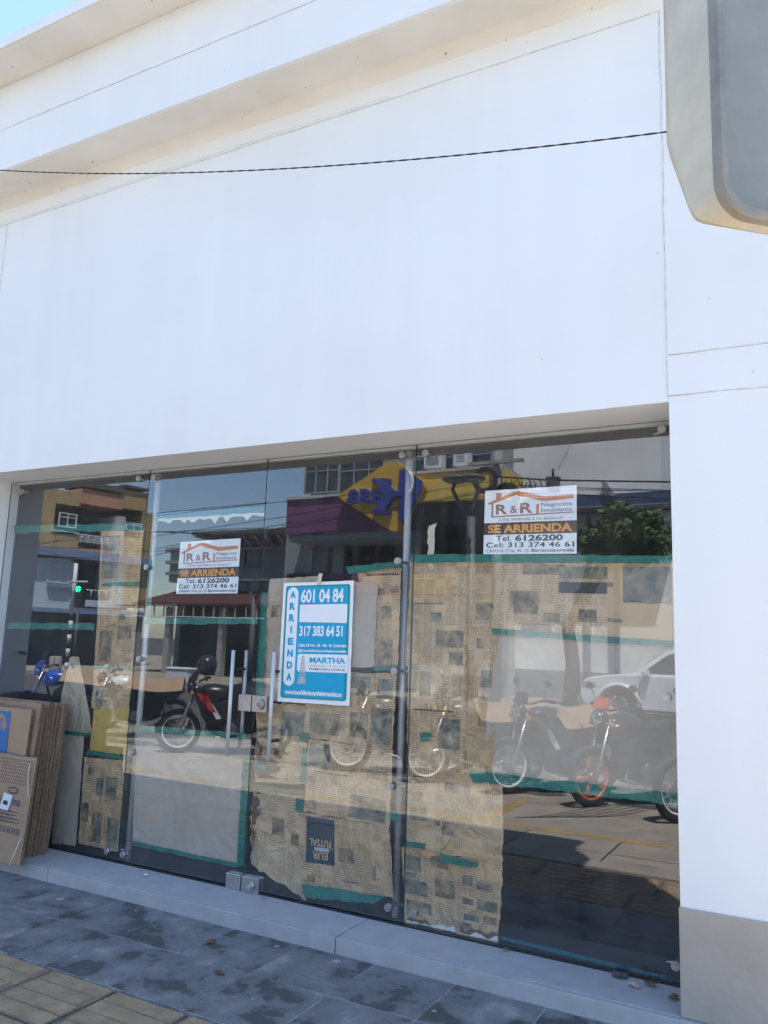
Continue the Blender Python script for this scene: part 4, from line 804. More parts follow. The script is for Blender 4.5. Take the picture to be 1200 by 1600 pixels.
s2, z2 = FS.at(786, 777); s3, z3 = FS.at(633, 742); mb = MB(); mb.fbox(FS, s3 + .02, z2, s2, z3, -1.9, -.02, 'fascia_yellow'); mb.build('yellow_fascia', C_)
mb = MB(); mb.fbox(FS, s3 + .02, z3 + .001, s2, z3 + .09, -1.9, .05, 'wall_offwhite'); mb.fbox(FS, s3 + .02, z2 - .6, s2, z2 - .002, -1.8, -.3, 'recess'); mb.build('fascia_trim', C_)
FW = Face((-12, -16.79), (1, 0), (0, 1))
for q in ((478, 724, 530, 769), (532, 722, 600, 769)): window_part(FW, C_, *q, 2, 'wall_grey')
window_part(FW, C_, 650, 706, 770, 740, 3, 'trim_blue')
for q in ((676, 716, 702, 736), (722, 705, 742, 733)):
    a = thing('air_conditioner', 'white air conditioner box above the yellow fascia, %s' % ('the lower and wider one' if q[0] < 700 else 'the taller one on the right'), 'air conditioner', FW.p(FW.at(q[0], q[3])[0], FW.at(q[0], q[3])[1], .5))
    fb(FW, 'casing', a, *q, .3, .7, 'metal_white'); x0, z0_ = FW.at(q[0], q[3]); x1, z1_ = FW.at(q[2], q[1]); mb = MB()
    for k in range(5): zz = z0_ + (z1_ - z0_) * (.15 + .15 * k); mb.fbox(FW, min(x0, x1) + .08, zz, max(x0, x1) - .08, zz + .03, .701, .715, 'wall_grey')
    mb.build('grille', a)
FC2 = Face((-12, -16.3), (1, 0), (0, 1))
for (u0, u1, mt) in ((448, 500, 'awning_red'), (503, 548, 'wall_purple'), (550, 591, 'pink_panel'), (594, 640, 'wall_purple'), (643, 704, 'fascia_yellow'), (707, 780, 'wall_offwhite')):
    fb(FC2, 'coloured_panel', C_, u0, 897, u1, 928, -.05, .03, mt)
for px in (470, 520, 640, 782): fb(FC2, 'pier', C_, px, 835, px + 6, 1075, -.3, -.06, 'wall_grey')
mb = MB(); mb.fbox(FC2, c0 + 2, 0, c1, FC2.at(600, 928)[1] - .02, -1.6, -.4, 'wall_offwhite'); mb.build('shutter', C_)
# the diamond sign
K = thing('diamond_sign', 'yellow diamond-shaped shop sign with blue Kasa lettering', 'sign', FS.p(FS.at(600, 775)[0], FS.at(600, 775)[1], .3))
def FSp(px, py, d): a, z = FS.at(px, py); return FS.p(a, z, d)
mb = MB(); dia = [(537, 776), (541, 783), (618, 832), (628, 832), (668, 762), (667, 754), (627, 724), (616, 724)]
mb.prism(dia, lambda a, b, k: FSp(a, b, .02 if k == 0 else .34), 'sign_yellow'); mb.build('board', K)
mb = MB(); mb.prism([(637, 733), (637, 824), (646, 812), (668, 762), (667, 754)], lambda a, b, k: FSp(a, b, .345 if k == 0 else .38), 'sign_blue'); mb.build('blue_corner', K)
mb = MB(); mb.path([FSp(648 + 5 * math.sin(t_), 757 + 15 * math.cos(t_), .40) for t_ in [i * PI / 10 for i in range(11)]], .05, 'sign_white', 6); mb.build('white_arc', K)
def letter3d(ch, pl, pt, pr_, pb, d0, d1, bold):
    vs, fs = glyphs(ch, bold); mbx = MB()
    for (grow, dd0, dd1, mt) in ((1.06, d0, d0 + .03, 'sign_white'), (1.0, d0 + .03, d1, 'sign_blue')):
        P = lambda x, y, d: FSp(pr_ + (pl - pr_) * (.5 + (x - .5) * grow), pb + (pt - pb) * (.5 + (y - .5) * grow), d)
        f0 = mbx.add([P(x, y, dd0) for x, y in vs]); f1 = mbx.add([P(x, y, dd1) for x, y in vs]); cnt = {}
        for f in fs:
            mbx.face([f0 + i for i in f], mt); mbx.face([f1 + i for i in f][::-1], mt)
            for i in range(len(f)): e = (f[i], f[(i + 1) % len(f)]); cnt[e] = 1
        for (i, j) in cnt:
            if (j, i) not in cnt: mbx.face([f0 + i, f0 + j, f1 + j, f1 + i], mt)
    mbx.build('letter', K)
letter3d('a', 552, 768, 570, 789, .35, .46, .02); letter3d('s', 571, 767, 588, 789, .35, .46, .02); letter3d('a', 589, 767, 606, 789, .35, .46, .02)
def slab(polys, nm='letter'):
    mbx = MB()
    for dd0, dd1, mt in ((.35, .36, 'sign_white'), (.361, .50, 'sign_blue')):
        for pl in polys: mbx.prism([(x, y - (1.2 if mt == 'sign_white' else 0)) for x, y in pl], lambda a, b, k: FSp(a, b, dd0 if k == 0 else dd1), mt)
    mbx.build(nm, K)
slab([[(592, 752), (592, 758), (600, 759), (612, 778), (596, 799), (592, 800), (592, 806), (620, 806), (620, 800), (613, 799), (622, 785), (626, 779), (634, 779), (634, 771), (626, 770), (616, 759), (620, 758), (620, 752)], [(634.3, 738), (634.3, 816), (643, 816), (643, 738)]])
# --- big white wall block
FD = Face((-6, -17.6), (1, 0), (0, 1)); d0_ = FD.at(783, 760)[0]; d1_ = FD.at(1034, 800)[0]
D = thing('white_building', 'big blank white building with a blue band, reflected in the right pane', 'building', FD.p((d0_ + d1_) / 2, 0, -5))
zb_ = FD.at(910, 776)[1]; zs_ = FD.at(910, 801)[1]
mb = MB(); mb.fbox(FD, d0_, zb_ + .02, d1_, 12.5, -12, 0, 'wall_white'); mb.fbox(FD, d0_, .9, d1_ + .3, zs_, -12, -.35, 'wall_white'); mb.build('wall', D)
mb = MB(); mb.fbox(FD, d0_, zs_ + .001, d1_ + .6, zb_ + .018, -12, .12, 'band_blue'); mb.build('blue_band', D)
mb = MB(); mb.fbox(FD, d0_, zs_ + .001, d1_ + .6, zb_ - .5, .121, .9, 'wall_grey'); mb.build('ledge', D)
mb = MB(); mb.fbox(FD, d0_, 0, d1_ + .3, .899, -12, -.30, 'wall_grey'); mb.build('plinth', D)
fb(FD, 'blue_column', D, 958, 802, 966, 1085, -.34, .05, 'band_blue'); fb(FD, 'pier', D, 914, 802, 920, 1085, -.34, -.1, 'wall_grey')
mb = MB(); pts = [FD.at(*p) for p in ((895, 690), (889, 700), (886, 708), (880, 716), (876, 726), (871, 733))]; mb.path([FD.p(a, z, .01) for a, z in pts], .007, 'wall_grey', 4); mb.build('wall_crack', D)
mb = MB(); a, z = FD.at(956, 754); mb.hexa([FD.p(a, z - .5, .3), FD.p(a + .15, z - .5, .3), FD.p(a + .15, z - .5, .001), FD.p(a, z - .5, .001), FD.p(a - .3, z, .3), FD.p(a - .15, z, .3), FD.p(a - .15, z, .001), FD.p(a - .3, z, .001)], 'wall_grey'); mb.build('bracket', D)
# a lower house beyond, on the right, closing the street
FE = Face((2, -17.6), (1, 0), (0, 1))
E0_ = 3.0
E_ = thing('plain_house', 'pale plain low house to the right of the big white wall', 'house', FE.p(6, 0, -4)); mb = MB(); mb.fbox(FE, d1_ + 2.6, 0, 22, 5.2, -10, 0, 'wall_offwhite'); mb.build('wall', E_); mb = MB(); mb.fbox(FE, d1_ + 2.4, 5.201, 22.2, 5.5, -10.2, .25, 'soot'); mb.build('roof', E_); window_part(FE, E_, 1150, 930, 1230, 1000, 2)
# --- poles, lamps, wires
def vpt(px, py, ry): F = Face((0, ry), (1, 0), (0, 1)); a, z = F.at(px, py); return Vector((a, ry, z))
b_ = vpt(735, 885, -1.9); top = vpt(731, 808, -1.9)
Lp = thing('street_lamp', 'grey street lamp with forked top, flat disc heads and black digits', 'street lamp', (b_.x, -1.9, 0))
mb = MB(); mb.path([(b_.x, -1.9, 0), (b_.x, -1.9, top.z)], [.075, .06], 'pole_grey', 14); mb.build('post', Lp)
mb = MB(); put_text(mb, lambda u, v, o: Vector((b_.x + .045 - .09 * u, -1.9 + .075, 3.03 - v * .55)), '9', .15, .75, .85, .95, 'cable_black', 0, .02)
for k, ch in enumerate('609'): put_text(mb, lambda u, v, o: Vector((b_.x + .045 - .09 * u, -1.9 + .078, top.z - .25 - v * .5)), ch, .05, .02 + .33 * k, .95, .30 + .33 * k, 'cable_black', 0, .03)
mb.build('digits', Lp)
for (pa, cx, rx) in (((707, 764), 713, .21), ((749, 762), 740, .17)):
    e = vpt(*pa, -1.9); c = vpt(cx, 752 if cx < 720 else 750, -1.9); mb = MB(); mb.path([top, (top + e) / 2 + Vector((0, 0, -.03)), e, (c.x, -1.9, c.z)], [.035, .03, .028, .026], 'pole_grey', 8); ar = mb.build('arm', Lp)
    mb = MB(); mb.ball((c.x, -1.9, c.z + .03), (rx, .20, .055), 'pole_grey', 20, 8); mb.ball((c.x, -1.9, c.z + .005), (rx * .8, .16, .045), 'lens_glass', 20, 8); mb.build('lamp_head', Lp)
b_ = vpt(391, 1036, -12.6)
Lp2 = thing('street_lamp', 'far thin street lamp with two flat heads before the red awning', 'street lamp', (b_.x, -12.6, 0)); tt = vpt(396, 932, -12.6)
mb = MB(); mb.path([(b_.x, -12.6, 0), (b_.x, -12.6, tt.z)], [.10, .08], 'pole_grey', 10); mb.build('post', Lp2)
for s_ in (-1, 1): mb = MB(); mb.path([(b_.x, -12.6, tt.z - .2), (b_.x + s_ * .35, -12.6, tt.z + .45)], .04, 'pole_grey', 6); mb.ball((b_.x + s_ * .35, -12.6, tt.z + .5), (.33, .3, .07), 'pole_grey', 14, 6); mb.build('lamp_head', Lp2)
u = vpt(777, 800, -14.6); ut = vpt(777, 700, -14.6)
U = thing('utility_pole', 'thick concrete utility pole with coils of spare cable, left of the larger rental sign', 'utility pole', (u.x, -14.6, 0))
mb = MB(); mb.path([(u.x, -14.6, 0), (u.x, -14.6, ut.z + 1.2)], [.19, .13], 'concrete_post', 14); mb.build('post', U)
for k, (px, py, r_) in enumerate(((791, 776, .42), (758, 750, .40), (789, 774, .34))):
    c = vpt(px, py, -14.4 + k * .04); mb = MB()
    for j in range(4): mb.torus((c.x, c.y, c.z), r_ - j * .035, .022, (0.1 * j, 1, .12 * j - .1), 'cable_black', 26, 5)
    mb.build('cable_coil', U)
mb = MB(); mb.box(u.x - .9, -14.45, ut.z - .55, u.x + .9, -14.35, ut.z - .45, 'concrete_post'); mb.build('crossarm', U)
c = vpt(864, 768, -14.2); X = thing('transformer_box', 'grey cable junction box hanging on the wires before the white wall', 'transformer', (c.x, c.y, c.z))
z1 = vpt(864, 748, -14.2).z; wd = abs(vpt(872, 760, -14.2).x - vpt(856, 760, -14.2).x) / 2
mb = MB(); mb.box(c.x - wd, -14.4, c.z, c.x + wd, -14.1, z1, 'pole_grey'); mb.build('casing', X, bevel=.02); mb = MB(); mb.box(c.x - wd - .03, -14.42, z1 + .002, c.x + wd + .03, -14.08, z1 + .05, 'pole_grey'); mb.path([(c.x, -14.2, z1 + .05), (c.x, -14.2, z1 + .3)], .04, 'dark_metal', 6); mb.build('lid', X)
def wire(label, pts, ry, r_=.014, sag=.0):
    P = [vpt(px, py, ry) for px, py in pts]; out = []
    for i in range(len(P) - 1):
        for k in range(10):
            t_ = k / 10; q = P[i].lerp(P[i + 1], t_); q.z -= sag * 4 * t_ * (1 - t_); out.append(q)
    out.append(P[-1]); mb = MB(); mb.path(out, r_, 'cable_black', 5); tag(mb.build('overhead_wire'), label, 'wire', 'overhead wires across the street')
W_ = 'overhead wire '
wl = [(W_ + 'topmost, crossing the white wall above the grey box', [(777, 745), (860, 750), (1045, 753), (1200, 757)], .026), (W_ + 'second from the top on the white wall', [(777, 757), (900, 762), (1045, 766), (1200, 769)], .013),
      (W_ + 'third from the top on the white wall, behind the rental sign', [(420, 830), (640, 792), (777, 772), (900, 765), (1060, 768), (1200, 770)], .012), (W_ + 'lowest pair on the white wall, upper one', [(777, 769), (902, 773), (1050, 780), (1200, 784)], .02),
      (W_ + 'lowest pair on the white wall, lower one', [(777, 773), (902, 777), (1050, 785), (1200, 790)], .012), (W_ + 'in front of the blue band', [(905, 802), (1000, 812), (1050, 818), (1200, 836)], .012),
      (W_ + 'over the purple fascia, topmost', [(240, 838), (440, 808), (560, 786), (777, 750)], .012), (W_ + 'over the purple fascia, second', [(240, 858), (440, 819), (600, 797), (777, 762)], .012), (W_ + 'over the purple fascia, third', [(240, 868), (440, 824), (640, 790), (777, 766)], .014),
      (W_ + 'crossing the sky just above the blue tape', [(60, 852), (240, 806), (420, 786), (600, 768)], .012), (W_ + 'sloping down from the purple fascia towards the tin roof', [(240, 830), (330, 835), (420, 847), (470, 834), (560, 826)], .02),
      (W_ + 'across the ochre parapet', [(0, 830), (62, 818), (228, 803), (420, 785)], .012), (W_ + 'across the balcony railing', [(0, 850), (62, 849), (228, 832), (420, 824)], .013), (W_ + 'under the salmon balcony', [(0, 853), (110, 856), (228, 862), (300, 858), (420, 850)], .012),
      (W_ + 'sagging over the pale blue wall', [(0, 850), (60, 858), (100, 870), (150, 872), (228, 858)], .014), (W_ + 'thin white one below the purple fascia', [(440, 820), (560, 840), (640, 846), (740, 843)], .01)]
for i, (lab, pts, r_) in enumerate(wl): wire(lab, pts, -14.3 + .05 * i, r_)
rr = random.Random(17); mb = MB()
for k in range(9):
    x0_ = 782 + k * 9; c1_ = [(x0_, 748 + rr.uniform(-2, 6)), (x0_ + rr.uniform(-6, 8), 762), (x0_ + rr.uniform(-4, 14), 772 + rr.uniform(-4, 6)), (x0_ + rr.uniform(4, 20), 752 + rr.uniform(-3, 8))]
    P = [vpt(a, b, -14.0) for a, b in c1_]; out = []
    for j in range(13):
        t_ = j / 12; q = P[0] * (1 - t_) ** 3 + P[1] * 3 * t_ * (1 - t_) ** 2 + P[2] * 3 * t_ * t_ * (1 - t_) + P[3] * t_ ** 3; q.y = -14.0 + .03 * k; out.append(q)
    mb.path(out, .018, 'cable_black', 5)
tag(mb.build('cable_tangle'), 'tangle of drooping black cables between the utility pole and the grey box', 'cables')
# traffic light
tl = vpt(104, 1040, -12.2); th = vpt(131, 880, -12.2); T_ = thing('traffic_light', 'traffic light showing green beside a black and white banded pole, reflected at the left', 'traffic light', (tl.x, -12.2, 0))
mb = MB(); n = 9; tz = th.z * .55
mb.path([(tl.x, -12.2, tz), (tl.x + .0, -12.2, th.z)], .075, 'metal_white', 10)
for k in range(n): mb.path([(tl.x, -12.2, tz * k / n), (tl.x, -12.2, tz * (k + 1) / n)], .078, 'metal_white' if k % 2 else 'cable_black', 10)
mb.build('banded_pole', T_)
c = vpt(122, 920, -12.0); mb = MB(); mb.path([(c.x, -12.1, 0), (c.x, -12.1, c.z - .2)], .045, 'pole_grey', 8); mb.build('signal_post', T_)
mb = MB(); mb.box(c.x - .17, -12.25, c.z - .62, c.x + .17, -12.03, c.z + .18, 'dark_metal'); hd = mb.build('signal_head', T_, bevel=.03)
mb = MB(); mb.path([(c.x, -12.03, c.z), (c.x, -11.99, c.z)], .115, 'lamp_green', 18); mb.build('green_lamp', hd); mb = MB(); mb.path([(c.x - .45, -12.0, c.z + .26), (c.x + .45, -12.0, c.z + .26)], .035, 'metal_white', 8); mb.build('visor_bar', hd)
# bollard and sign board near the traffic light
c = vpt(86, 1040, -10.5); mb = MB(); mb.path([(c.x, -10.5, 0 - .13), (c.x, -10.5, .75), (c.x, -10.5, .78)], [.2, .2, .16], 'concrete_post', 16); tag(mb.build('bollard'), 'stubby pale concrete bollard left of the banded pole', 'bollard')
# --- trees and plants
def foliage(mb, c, R_, n, leaf, mts, rnd_, clumps=14):
    cl = []
    for _ in range(clumps):
        a, b = rnd_.uniform(0, 2 * PI), math.acos(rnd_.uniform(-1, 1)); k = rnd_.uniform(.35, .95); cl.append((Vector((R_[0] * k * math.sin(b) * math.cos(a), R_[1] * k * math.sin(b) * math.sin(a), R_[2] * k * math.cos(b))), rnd_.uniform(.28, .5)))
    for i in range(n):
        cc, rr_ = cl[rnd_.randrange(clumps)]; d = Vector((rnd_.gauss(0, 1), rnd_.gauss(0, 1), rnd_.gauss(0, 1))).normalized() * rnd_.uniform(.5, 1.05)
        p = c + cc + Vector((d.x * R_[0], d.y * R_[1], d.z * R_[2])) * rr_
        a = Vector((rnd_.uniform(-1, 1), rnd_.uniform(-1, 1), rnd_.uniform(-.8, .5))).normalized(); b = a.orthogonal().normalized()
        if rnd_.random() < .5: b = a.cross(b)
        l = leaf * rnd_.uniform(.7, 1.3); mb.poly([p, p + a * l * .5 + b * l * .28, p + a * l, p + a * l * .5 - b * l * .28], mts[rnd_.random() < .35])
tc_ = vpt(978, 838, -14.9); Tt = thing('street_tree', 'bushy green street tree in front of the big white wall', 'tree', (vpt(893, 1090, -14.9).x, -14.9, 0))
r_ = random.Random(21); tx = vpt(893, 1090, -14.9).x
mb = MB(); mb.path([(tx, -14.9, 0), (tx + .05, -14.9, 1.2), (tx - .1, -14.9, 2.3), (tx + .5, -14.9, 3.2), (tc_.x, -14.9, tc_.z)], [.26, .2, .19, .13, .05], 'bark', 10)
for k in range(6): mb.path([(tx + .1, -14.9, 2.4 + .15 * k), (tx + .6 + .3 * k, -14.9 + r_.uniform(-.8, .8), tc_.z + r_.uniform(-.5, .6))], [.09, .03], 'bark', 6)
mb.build('trunk', Tt)
hw = abs(vpt(1045, 850, -14.9).x - vpt(905, 850, -14.9).x) / 2; hh_ = abs(vpt(970, 805, -14.9).z - vpt(970, 885, -14.9).z) / 2
mb = MB(); foliage(mb, tc_, (hw, 1.2, hh_), 5200, .22, ('foliage', 'foliage_light'), r_, 26); mb.build('crown', Tt)
def shrub(label, x, y, h, n, seed, pot=True):
    r_ = random.Random(seed); t_ = thing('potted_plant', label, 'plant', (x, y, 0))
    mb = MB(); mb.path([(x, y, 0), (x, y, .26), (x, y, .28)], [.13, .17, .15], 'terracotta_pot', 16); mb.build('pot', t_); mb = MB()
    for i in range(n):
        a = r_.uniform(0, 2 * PI); l = h * r_.uniform(.5, 1); sp = r_.uniform(.15, .55); d = Vector((math.cos(a), math.sin(a), 0)); sd_ = Vector((-math.sin(a), math.cos(a), 0)) * .018
        p0 = Vector((x, y, .27)) + d * .03; p1 = p0 + d * sp * l * .5 + Vector((0, 0, l * .7)); p2 = p0 + d * sp * l * 1.2 + Vector((0, 0, l * r_.uniform(.7, 1)))
        b = mb.add([p0 - sd_ * .5, p0 + sd_ * .5, p1 - sd_, p1 + sd_, p2]); mt = ('foliage', 'foliage_light')[i % 3 == 0]; mb.face([b, b + 1, b + 3, b + 2], mt); mb.face([b + 2, b + 3, b + 4], mt)
    mb.build('leaves', t_)
g_ = ground(256, 1150); shrub('spiky green potted plant in front of the parked motorcycles, left door leaf', g_.x, g_.y, .62, 170, 5)
# --- motorcycles
def motorcycle(label, front, head, body='black_plastic', accent='paint_red', rim='metal_white', fairing=False, helmet=False, top_case=False):  # default rim: pale paint standing in for sunlight glinting off the rims
    hd = Vector((head[0], head[1], 0)).normalized(); ang = math.atan2(hd.y, hd.x); loc = Vector((front[0], front[1], -.006)) - hd * .66
    M = thing('motorcycle', label, 'motorcycle', loc, 'motorcycles parked along the kerb', ang)
    def B(mb, name, parent=M, bevel=0): return mb.build(name, parent, bevel, local=True)
    for nm, x, steer in (('front_wheel', .66, 1), ('rear_wheel', -.62, 0)):
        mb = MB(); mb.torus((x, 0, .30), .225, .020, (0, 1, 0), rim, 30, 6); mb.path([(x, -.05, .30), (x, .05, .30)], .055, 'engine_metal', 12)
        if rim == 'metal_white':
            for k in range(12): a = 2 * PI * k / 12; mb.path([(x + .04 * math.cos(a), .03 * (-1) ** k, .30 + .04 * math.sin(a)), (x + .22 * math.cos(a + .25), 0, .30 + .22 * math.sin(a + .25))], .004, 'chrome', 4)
        else:
            for k in range(5): a = 2 * PI * k / 5; mb.path([(x + .04 * math.cos(a), 0, .30 + .04 * math.sin(a)), (x + .22 * math.cos(a), 0, .30 + .22 * math.sin(a))], [.022, .014], rim, 6)
        mb.torus((x, .045, .30), .10, .010, (0, 1, 0), 'steel', 20, 4); wh = B(mb, nm); mb = MB(); mb.torus((x, 0, .30), .262, .043, (0, 1, 0), 'rubber', 36, 10); B(mb, 'tyre', wh)
    mb = MB()
    for s_ in (-1, 1): mb.path([(.66, .075 * s_, .30), (.60, .075 * s_, .48), (.44, .075 * s_, .92)], [.022, .024, .018], 'chrome' if s_ > 0 else 'steel', 8)
    mb.path([(.445, -.09, .90), (.445, .09, .90)], .022, 'dark_metal', 8); B(mb, 'fork')
    mb = MB(); a_ = [.35 + i * .22 for i in range(11)]
    for cx, r0, mt, aa_ in ((.66, .325, body, [.35 + i * .2 for i in range(10)]), (-.62, .335, body, [.5 + i * .2 for i in range(9)])):
        mbf = MB(); L_ = []
        for a in aa_: L_.append([(cx + r0 * math.cos(a), w_, .30 + r0 * math.sin(a) - abs(w_) * .25) for w_ in (-.065, -.03, .03, .065)])
        b = [mbf.add(r) for r in L_]
        for i in range(len(b) - 1):
            for k in range(3): mbf.face([b[i] + k, b[i + 1] + k, b[i + 1] + k + 1, b[i] + k + 1], mt, smooth=True)
        B(mbf, 'fender')
    mb = MB(); mb.ball((.20, 0, .83), (.27, .145, .125), body if fairing or accent == 'paint_orange' else accent, 18, 10); mb.ball((.30, 0, .78), (.17, .17, .11), body, 14, 8); B(mb, 'fuel_tank')
    mb = MB(); mb.prism([(-.74, .80), (-.72, .88), (-.40, .84), (-.10, .80), (.02, .84), (.04, .76), (-.30, .72)], lambda a, b, k: (a, -.13 if k == 0 else .13, b), 'seat_vinyl'); B(mb, 'seat', bevel=.03)
    mb = MB(); mb.prism([(-.86, .80), (-.60, .60), (-.28, .56), (-.24, .70), (-.72, .80)], lambda a, b, k: (a, -.12 if k == 0 else .12, b), body); B(mb, 'tail_panel', bevel=.02)
    mb = MB(); mb.prism([(-.22, .24), (.16, .22), (.24, .40), (.10, .60), (-.16, .62), (-.26, .42)], lambda a, b, k: (a, -.11 if k == 0 else .11, b), 'engine_metal'); mb.path([(-.05, -.17, .34), (-.05, .17, .34)], .10, 'engine_metal', 14); B(mb, 'engine', bevel=.02)
    mb = MB(); mb.path([(.44, 0, .88), (.05, 0, .72), (-.30, 0, .62), (-.60, 0, .68)], .024, 'dark_metal', 6); mb.path([(.40, 0, .78), (.24, 0, .30), (-.22, 0, .25), (-.30, 0, .62)], .022, 'dark_metal', 6)
    for s_ in (-1, 1): mb.path([(-.25, .07 * s_, .38), (-.62, .07 * s_, .30)], .02, 'dark_metal', 6); mb.path([(-.55, .09 * s_, .33), (-.42, .09 * s_, .66)], .028, 'steel', 8)
    B(mb, 'frame')
    mb = MB(); mb.path([(.22, -.10, .45), (.28, -.12, .28), (.0, -.15, .20), (-.30, -.17, .26), (-.78, -.18, .40)], [.018, .02, .022, .04, .045], 'chrome', 10); B(mb, 'exhaust')
    mb = MB(); mb.path([(.30, -.36, 1.02), (.34, -.22, 1.03), (.42, -.06, .98), (.42, .06, .98), (.34, .22, 1.03), (.30, .36, 1.02)], .013, 'dark_metal', 8)
    for s_ in (-1, 1): mb.path([(.30, .36 * s_, 1.02), (.33, .24 * s_, 1.03)], .019, 'rubber', 8)
    B(mb, 'handlebar')
    for s_ in (-1, 1):
        mb = MB(); mb.path([(.34, .22 * s_, 1.03), (.36, .30 * s_, 1.20)], .006, 'dark_metal', 6); mb.ball((.36, .31 * s_, 1.22), (.015, .065, .04), 'black_plastic', 12, 6); B(mb, 'mirror')
    mb = MB(); mb.ball((.53, 0, .90), (.075, .105, .095), body, 16, 10); hl = B(mb, 'headlight_shell'); mb = MB(); mb.ball((.575, 0, .90), (.04, .085, .075), 'chrome', 16, 8); B(mb, 'headlight', hl)
    mb = MB(); mb.prism([(.46, .98), (.58, .99), (.50, 1.12), (.44, 1.10)], lambda a, b, k: (a, -.08 if k == 0 else .08, b), body if fairing else accent); B(mb, 'cowl', bevel=.02)
    mb = MB(); mb.prism([(.30, .34), (.10, .20), (-.26, .24), (-.50, .56), (-.30, .74), (.02, .76), (.22, .64)], lambda a, b, k: (a, -.125 if k == 0 else .125, b), 'seat_vinyl'); B(mb, 'lower_cover', bevel=.03)
    if fairing:
        for s_ in (-1, 1):
            mb = MB(); mb.prism([(.52, .92), (.20, .86), (.02, .48), (.20, .36), (.34, .50)], lambda a, b, k: (a, .13 * s_ if k == 0 else .17 * s_, b), body); fr = B(mb, 'fairing', bevel=.01)
            mb = MB(); mb.prism([(.44, .84), (.30, .82), (.14, .56), (.26, .60)], lambda a, b, k: (a, .172 * s_ if k == 0 else .178 * s_, b), accent); mb.prism([(.30, .72), (.22, .70), (.08, .50), (.14, .48)], lambda a, b, k: (a, .172 * s_ if k == 0 else .178 * s_, b), 'paint_white'); B(mb, 'stripe', fr)
    for s_ in (-1, 1): mb = MB(); mb.path([(.50, .12 * s_, .84), (.50, .17 * s_, .84)], .022, 'sign_orange', 8); B(mb, 'indicator')
    if helmet:
        p = M.matrix_basis @ Vector((.30, 0, 1.22)) if False else loc + hd * .33
        mb = MB(); mb.ball((p.x, p.y, 1.20), (.14, .14, .145), 'black_plastic', 20, 12); q = thing('helmet', 'glossy black helmet on top of the black and red motorcycle', 'helmet', (p.x, p.y, 1.05)); mb.build('shell', q)
        mb = MB(); mb.ball((p.x + hd.x * .04, p.y + hd.y * .04, 1.20), (.118, .118, .06), 'window_glass', 20, 10); mb.build('visor', q)
    return M
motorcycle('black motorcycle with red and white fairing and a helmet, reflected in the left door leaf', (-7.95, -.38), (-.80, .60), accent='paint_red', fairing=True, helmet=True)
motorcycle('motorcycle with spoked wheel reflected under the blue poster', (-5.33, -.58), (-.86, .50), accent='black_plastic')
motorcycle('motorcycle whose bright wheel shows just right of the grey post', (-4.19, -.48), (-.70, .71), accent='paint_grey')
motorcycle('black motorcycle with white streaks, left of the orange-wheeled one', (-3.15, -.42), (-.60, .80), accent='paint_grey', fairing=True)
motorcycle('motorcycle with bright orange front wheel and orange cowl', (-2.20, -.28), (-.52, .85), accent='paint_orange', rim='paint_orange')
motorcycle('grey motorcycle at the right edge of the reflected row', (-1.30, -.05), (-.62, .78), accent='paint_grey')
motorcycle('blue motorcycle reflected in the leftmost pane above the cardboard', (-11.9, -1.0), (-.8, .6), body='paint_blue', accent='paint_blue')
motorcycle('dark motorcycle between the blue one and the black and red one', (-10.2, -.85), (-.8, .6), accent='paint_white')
def seat_card(label, x, y, z, ang, w_, l_, seed):
    r_ = random.Random(seed); mb = MB(); n = 6; c, s_ = math.cos(ang), math.sin(ang)
    def P(u, v, d): a = (u - .5) * l_; b = (v - .5) * w_; return (x + a * c - b * s_, y + a * s_ + b * c, z + .10 - abs(v - .5) ** 1.5 * .55 + d + .03 * math.sin(u * 4 + seed))
    for d in (0, .008):
        b0_ = mb.add([P(i / n, j / n, d) for j in range(n + 1) for i in range(n + 1)])
        for j in range(n):
            for i in range(n): a = b0_ + j * (n + 1) + i; mb.face([a, a + 1, a + n + 2, a + n + 1], 'cardboard')
    N = (n + 1) ** 2; b0_ = len(mb.v) - 2 * N
    for i in range(n):
        for a, c_ in ((i, i + 1), (n * (n + 1) + i, n * (n + 1) + i + 1), (i * (n + 1), (i + 1) * (n + 1)), (i * (n + 1) + n, (i + 1) * (n + 1) + n)): mb.face([b0_ + a, b0_ + c_, b0_ + N + c_, b0_ + N + a], 'cardboard_edge')
    tag(mb.build('cardboard_cover'), label, 'cardboard', 'cardboard sheets shading the motorcycle seats')
for lab, fx, fy, hx, hy, k in (('folded cardboard over the seat of the orange-wheeled motorcycle', -3.15, -.42, -.60, .80, 1), ('cardboard cover on the motorcycle right of the grey post', -4.19, -.48, -.70, .71, 2), ('cardboard cover on the dark motorcycle beside the blue one', -10.2, -.85, -.8, .6, 3), ('cardboard cover on the blue motorcycle', -11.9, -1.0, -.8, .6, 4)):
    v = Vector((hx, hy)).normalized(); seat_card(lab.replace('orange-wheeled motorcycle', 'black motorcycle beside the orange-wheeled one') if k == 1 else lab, fx - v.x * .98, fy - v.y * .98, .84, math.atan2(v.y, v.x), .62, .85, k)
v = Vector((-.80, .60)); c = Vector((-7.95, -.38)) - v * 1.0
mb = MB(); mb.ball((c.x, c.y, .70), (.52, .32, .30), 'seat_vinyl', 18, 10); tag(mb.build('seat_cover'), 'black cloth cover over the seat of the black and red motorcycle', 'cover')
